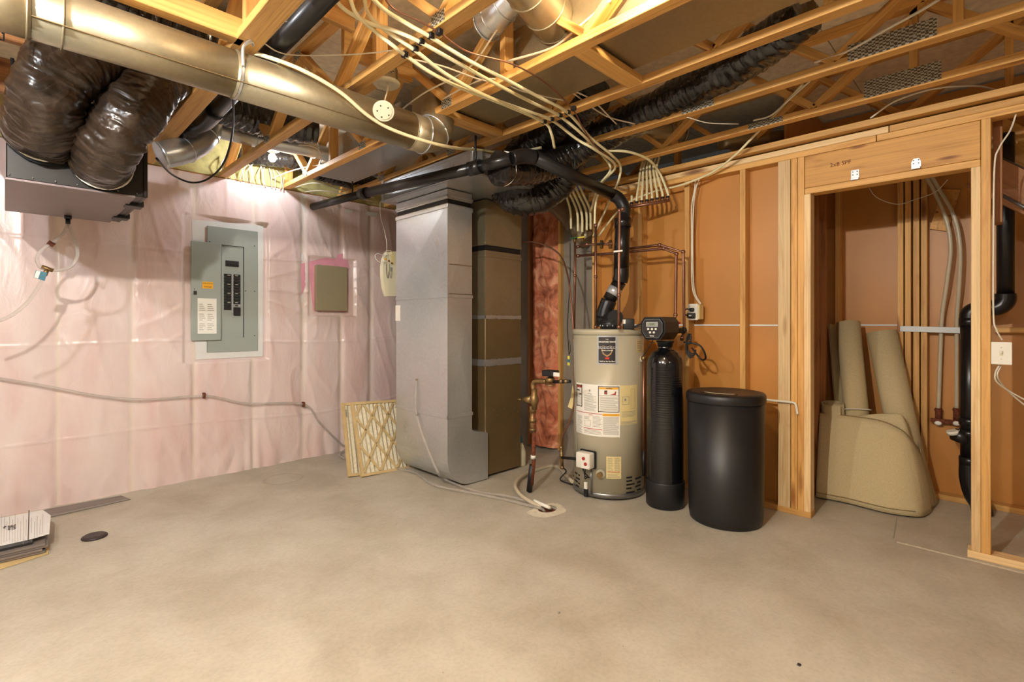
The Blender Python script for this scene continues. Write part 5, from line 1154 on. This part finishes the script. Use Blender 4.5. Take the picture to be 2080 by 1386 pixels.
# two steel catches on the header
for k, (u, v) in enumerate(((1737, 356), (1861, 333))):
    p = Q(u, v, x=3.622); t = thing('door_catch', ['bright square steel catch on the header', 'dull round topped steel catch on the header'][k], 'hinge', p-Vector((0, 0, .03)))
    if k == 0: box('plate', (3.618, p.y-.021, p.z-.02), (3.6245, p.y+.021, p.z+.032), 'silver', t, .001)
    else: MB().prism([(3.618, p.y+y_, p.z+z_) for y_, z_ in ((-.021, -.02), (-.021, .012), (-.012, .03), (.012, .03), (.021, .012), (.021, -.02))], (.006, 0, 0)).build('plate', 'silver', t)
    box('hook', (3.600, p.y-.021, p.z-.032), (3.624, p.y+.021, p.z-.020), 'silver', t, .002)
    for y_ in (-.011, .011):
        for z_ in (.002, .02): MB().cyl((3.6165, p.y+y_, p.z+z_), (3.619, p.y+y_, p.z+z_), .0035, n=8).build('screw_hole', 'ink', t)
text('stencil', '2x8 SPF', .035, 'rust', wall_right, (3.6245, .74, 2.235), (0, -1, 0), (0, 0, 1)).rotation_euler
# ================================================================== CLOSET
def roll(label, p0, p1, r, seed, turns=3.2, flap=.06, name='carpet_roll', band=None, capgap=0):
    p0, p1 = Vector(p0), Vector(p1); d = (p1-p0); L = d.length; d.normalize(); a, b = frame(d)
    t = thing(name, label, 'carpet roll', p0); n = 90; vs = []; rnd = seed
    for i in range(n+1):
        th = turns*2*PI*i/n; R = .022+(r-.022)*i/n
        if i > n-8: R += flap*((i-(n-8))/8)**2
        for s_ in range(2):
            rr = R-.007*s_
            dirv = a*math.cos(th+rnd)+b*math.sin(th+rnd)
            vs += [p0+dirv*rr, p1+dirv*rr*.98]
    fs = []
    for i in range(n):
        o = 4*i; q = 4*(i+1)
        fs += [(o, q, q+1, o+1), (o+2, o+3, q+3, q+2), (o+1, q+1, q+3, o+3), (o, o+2, q+2, q)]
    MB().add(vs, fs, True).build('carpet', 'carpet', t)
    if band is not None:
        c = p0.lerp(p1, band); MB().tube([c+(a*math.cos(k*PI/14)+b*math.sin(k*PI/14))*(r+.0015) for k in range(29)], .004, 6).build('plastic_band', 'white', t)
    return t
roll('left carpet roll, the tallest, leaning in the closet corner', (4.31, .745, .01), (4.555, .885, 1.255), .098, -.9, band=.48, flap=.03)
roll('right carpet roll leaning against the closet studs', (4.44, .46, .01), (4.56, .685, 1.185), .095, 2.4, band=.27, flap=.02)
roll('short dark edged carpet roll standing behind the folded piece', (4.40, .925, .0), (4.31, .925, .66), .085, 1.0, flap=.01)
t = thing('folded_carpet', 'wide folded carpet remnant standing on edge in front of the rolls', 'carpet', (4.1, .7, 0))
def drape(nm, bot, top, thick, mat, nv=14, bul=.02, par=None):
    B = smooth_path(bot, 8); T = smooth_path(top, 8); n = min(len(B), len(T)); vs = []
    for s_ in (0, 1):
        for i in range(n):
            for j in range(nv+1):
                f = j/nv; p = B[i].lerp(T[i], f)
                nr = Vector((-1, -.15 if i < n*.7 else -.7, 0)).normalized()
                p = p+nr*(bul*math.sin(PI*f)+.006*noise.noise(p*4)) - nr*thick*s_; vs.append(p)
    m = n*(nv+1); fs = []
    for i in range(n-1):
        for j in range(nv):
            o = i*(nv+1)+j; fs += [(o, o+nv+1, o+nv+2, o+1), (m+o, m+o+1, m+o+nv+2, m+o+nv+1)]
    for i in range(n-1):
        for j in (0, nv): o = i*(nv+1)+j; fs.append((o, m+o, m+o+nv+1, o+nv+1))
    for i in (0, n-1):
        for j in range(nv): o = i*(nv+1)+j; fs.append((o, o+1, m+o+1, m+o))
    return MB().add(vs, fs, True).build(nm, mat, par)
bot = [Q(1657, 1010, z=.012), Q(1720, 1022, z=.012), Q(1800, 1042, z=.012), Q(1862, 1050, z=.012), Q(1882, 1046, z=.012), Vector((4.30, .365, .012))]
top = [Q(1665, 840, x=4.24), Q(1720, 846, x=4.24), Q(1785, 856, x=4.24), Q(1825, 872, x=4.25), Q(1850, 893, x=4.28), Q(1870, 925, x=4.36)]
drape('front_fold', bot, top, .014, 'carpet', par=t)
bot2 = [Vector((4.22, .93, .012)), Vector((4.22, .70, .012)), Vector((4.25, .52, .012)), Vector((4.30, .42, .012)), Vector((4.37, .385, .012)), Vector((4.42, .36, .012))]
top2 = [Q(1735, 846, x=4.29), Q(1775, 842, x=4.29), Q(1810, 841, x=4.29), Q(1828, 842, x=4.29), Q(1838, 850, x=4.31), Q(1842, 862, x=4.36)]
drape('back_fold', bot2, top2, .014, 'carpet', bul=0, par=t)
drape('pile_edge', [p+Vector((.003, 0, .0)) for p in top], [p+Vector((.012, 0, .006)) for p in top], .006, 'carpet_edge', nv=2, bul=0, par=t)
strip_ = [q.lerp(w_, .06)+Vector((-.012, -.002, 0)) for q, w_ in zip(bot[:4], top[:4])]
MB().tube(smooth_path(strip_, 6), .003, 5).build('crease_line', 'carpet_edge', t)
drape('side_piece', [Vector((4.30, .40, .012)), Vector((4.42, .36, .012)), Vector((4.52, .35, .012))], [Q(1868, 900, x=4.42), Q(1872, 905, x=4.46), Q(1876, 915, x=4.5)], .012, 'carpet', bul=0, par=t)
# drain stack
t = thing('closet_drain_stack', 'black drain stack stepping down behind the doorway stud', 'drain pipe', (4.5, .19, 0))
sx, sy = 4.50, .185
a = Q(1968, 655, x=sx)
MB().cyl((sx, sy, 1.27), (sx, sy, .33), .050, n=28).build('pipe_section', 'abs', t)
MB().tube(smooth_path([(sx, sy, 1.25), (sx, sy-.004, 1.315), (sx, sy-.05, 1.345), (sx, sy-.10, 1.35)], 6), .054, 24).build('elbow', 'abs', t)
MB().tube(smooth_path([(sx, sy-.08, 1.35), (sx, sy-.13, 1.352), (sx, sy-.165, 1.39), (sx, sy-.168, 1.44)], 6), .052, 24).build('elbow', 'abs', t)
MB().cyl((sx, sy-.168, 1.40), (sx, sy-.168, 2.46), .043, n=28).build('pipe_section', 'abs', t)
for z in (1.26, .60, .52, .34): MB().cyl((sx, sy, z-.025), (sx, sy, z+.025), .057, n=28).build('coupling', 'abs', t)
MB().tube(smooth_path([(sx, sy, .33), (sx, sy, .22), (sx, sy-.02, .12), (sx, sy-.05, .06), (sx, sy-.06, .0)], 6), .056, 24).build('elbow', 'abs', t)
q = Vector((sx, sy, .47)); e = Q(1938, 882, x=4.46); MB().tube([q, q.lerp(e, .5), e], .042, 20).build('branch', 'abs', t); MB().cyl(e, e+(e-q).normalized()*.008+Vector((0, 0, .02)), .036).build('test_cap', 'white', t)
# tubes in the closet
for k, lab in enumerate(('left cream supply tube in the closet', 'right cream supply tube in the closet')):
    du = 33*k
    pts = [Q(1872+k*12, 345, x=4.62), Q(1893+k*12, 380, x=4.62), Q(1920+k*18, 440, x=4.62), Q(1931+k*19, 500, x=4.62), Q(1924+k*25, 570, x=4.64), Q(1914+k*30, 640, x=4.68), Q(1910+k*33, 720, x=4.70), Q(1906+k*37, 835, x=4.70)]
    o = tube('supply_tube', pts, .013, 'pex_grey'); tag(o, lab, 'tube')
    p = Q(1906+k*37, 835, x=4.70); t = thing('tube_stub', ['left', 'right'][k]+' dark brass tube stub in the closet with a white end', 'pipe fitting', p-Vector((0, 0, .08)))
    MB().cyl(p-Vector((0, 0, .07)), p+Vector((0, 0, .02)), .019).cyl(p, p+Vector((0, 0, .012)), .023).build('coupling', 'rust', t); MB().sphere(p-Vector((.015, 0, .085)), .022, 12, (.5, 1, .8)).build('cap', 'white', t)
o = beam('copper_bracket', Q(1890, 853, x=4.69), Q(1955, 860, x=4.69), .02, .03, 'rust', None); tag(o, 'perforated copper strip behind the tube stubs', 'bracket')
o = tube('closet_wire', [Q(1765, 382, x=4.5), Q(1782, 402, x=4.5), Q(1822, 415, x=4.6), Q(1860, 405, x=4.6), Q(1900, 390, x=4.5), Q(1925, 365, x=4.4)], .003, 'cable'); tag(o, 'thin wire looping across the dark top of the closet', 'wire')
o = MB().prism([Q(u, v, x=4.72) for u, v in ((1915, 384), (1951, 386), (1925, 470), (1888, 465))], (.012, 0, 0)).build('nailed_board', 'wood_header'); tag(o, 'slanted offcut board nailed behind the closet tubes', 'board')
# stairs beyond
t = thing('stair_underside', 'slanting stair stringers seen beyond the doorway stud', 'stairs', (4.2, -.1, 1.9))
for (x, v0, h, m) in ((4.55, 292, .24, 'wood'), (4.20, 372, .20, 'wood_dark')):
    beam('stringer', Q(1990, v0-24, x=x), Q(2230, v0+92, x=x), .038, h, m, t, side=(1, 0, 0))
tube('conduit', [Q(2032, 395, x=4.1), Q(2150, 458, x=4.1)], .010, 'steel', t, 8, sm=False); tube('conduit', [Q(2036, 322, x=4.4), Q(2130, 366, x=4.4)], .006, 'steel', t, 8, sm=False)
o = beam('short_board', (3.86, .045, 1.80), (3.86, .045, 2.42), .10, .038, 'wood_dark', None, side=(1, 0, 0)); tag(o, 'short dark board hanging beside the doorway stud', 'board')

# ================================================================== FLOOR CLUTTER
t = thing('plank_carton', 'flattened white printed carton with grey planks inside at the left edge', 'carton', (-.05, 3.9, 0))
Zc0 = .0
def slab(nm, P, h, mat, par): return MB().prism([Vector(p) for p in P], (0, 0, h)).build(nm, mat, par)
slab('lower_flap', [Q(-60, 1178, z=0)+Vector((0, 0, .002)), Q(98, 1126, z=.002), Q(100, 1118, z=.002), (.16, 4.12, .002), (-.5, 4.12, .002)], .006, 'card', t)
for k, (v, sh) in enumerate(((1134, .0), (1122, -.012), (1113, .01), (1104, .0))):
    z = .012+k*.0125
    slab('plank', [(-.5, 3.70+sh, z), (.150+sh, 3.70+sh*.5, z), (.158+sh, 3.90, z), (-.5, 3.90, z)], .011, 'plank', t)
zt = .095
tp_ = slab('top_panel', [(-.5, 3.73, .0885), (.10, 3.735, .0885), (.168, 3.755, .0885), (.19, 4.10, .0885), (.16, 4.26, .0885), (-.5, 4.26, .0885)], .004, 'tape', t)
slab('side_panel', [(-.5, 3.725, .06), (.10, 3.73, .06), (.10, 3.735, .072), (-.5, 3.735, .075)], .014, 'ink', t)
zt = .0927
def fl(u, v): q = Q(u, v, z=zt); return (q.x, q.y, zt)
slab('fold_groove', [fl(56, 1101), fl(58, 1101), fl(60, 1037), fl(58, 1037)], .0012, 'ink', t)
for k in range(16):
    u = 2+5.6*k
    if abs(u-57) < 3: continue
    va, vb = 1044+4*((k*7) % 5), (1106 if u < 50 else 1092)-3*((k*5) % 4); slab('print_line', [fl(u, vb), fl(u+.7, vb), fl(u+1.3, va), fl(u+.6, va)], .0006, 'ink_grey', t)
text('carton_print', 'CORE', .045, 'ink', tp_, fl(25, 1072), (0, 1, 0), (-1, 0, 0), off=.0014, sx=.8, bold=.001); text('carton_print', '~', .09, 'ink', tp_, fl(8, 1072), (0, 1, 0), (-1, 0, 0), off=.0014)
o = slab('loose_plank', [(.10, 4.43, .001), (.19, 4.375, .001), (.62, 4.415, .001), (.585, 4.555, .001), (.10, 4.57, .001)], .006, 'plank', None); tag(o, 'single grey vinyl plank lying along the foot of the pink wall', 'plank')
o2 = slab('tongue_edge', [(.19, 4.375, .007), (.62, 4.415, .007), (.615, 4.432, .007), (.185, 4.392, .007)], .001, 'ink_grey', o)
o = slab('wood_offcut', [(-.5, 4.42, .001), (.10, 4.50, .001), (.13, 4.42, .001), (-.5, 4.33, .001)], .03, 'card', None); tag(o, 'brown offcut lying behind the printed carton', 'board')
pc = Q(192, 1092, z=.0)
t = thing('rubber_disc', 'dark brown round cap lying on the floor near the carton', 'cap', pc)
MB().lathe(pc, [(.058, .0), (.062, .004), (.060, .010), (.050, .016), (.046, .017)], 40).build('cap_body', 'puck', t)
MB().box((pc.x-.004, pc.y-.04, .0165), (pc.x+.004, pc.y+.04, .0185)).build('slot', 'ink', t)
o = box('pebble', (Q(1135, 1246, z=0).x-.006, Q(1135, 1246, z=0).y-.005, 0), (Q(1135, 1246, z=0).x+.006, Q(1135, 1246, z=0).y+.005, .006), 'ink_grey', None, .003); tag(o, 'tiny dark pebble in the middle of the bare floor', 'pebble')
o = box('pebble', (Q(1623, 1352, z=0).x-.008, Q(1623, 1352, z=0).y-.006, 0), (Q(1623, 1352, z=0).x+.008, Q(1623, 1352, z=0).y+.006, .005), 'ink', None, .003); tag(o, 'tiny dark pebble near the bottom right of the floor', 'pebble')
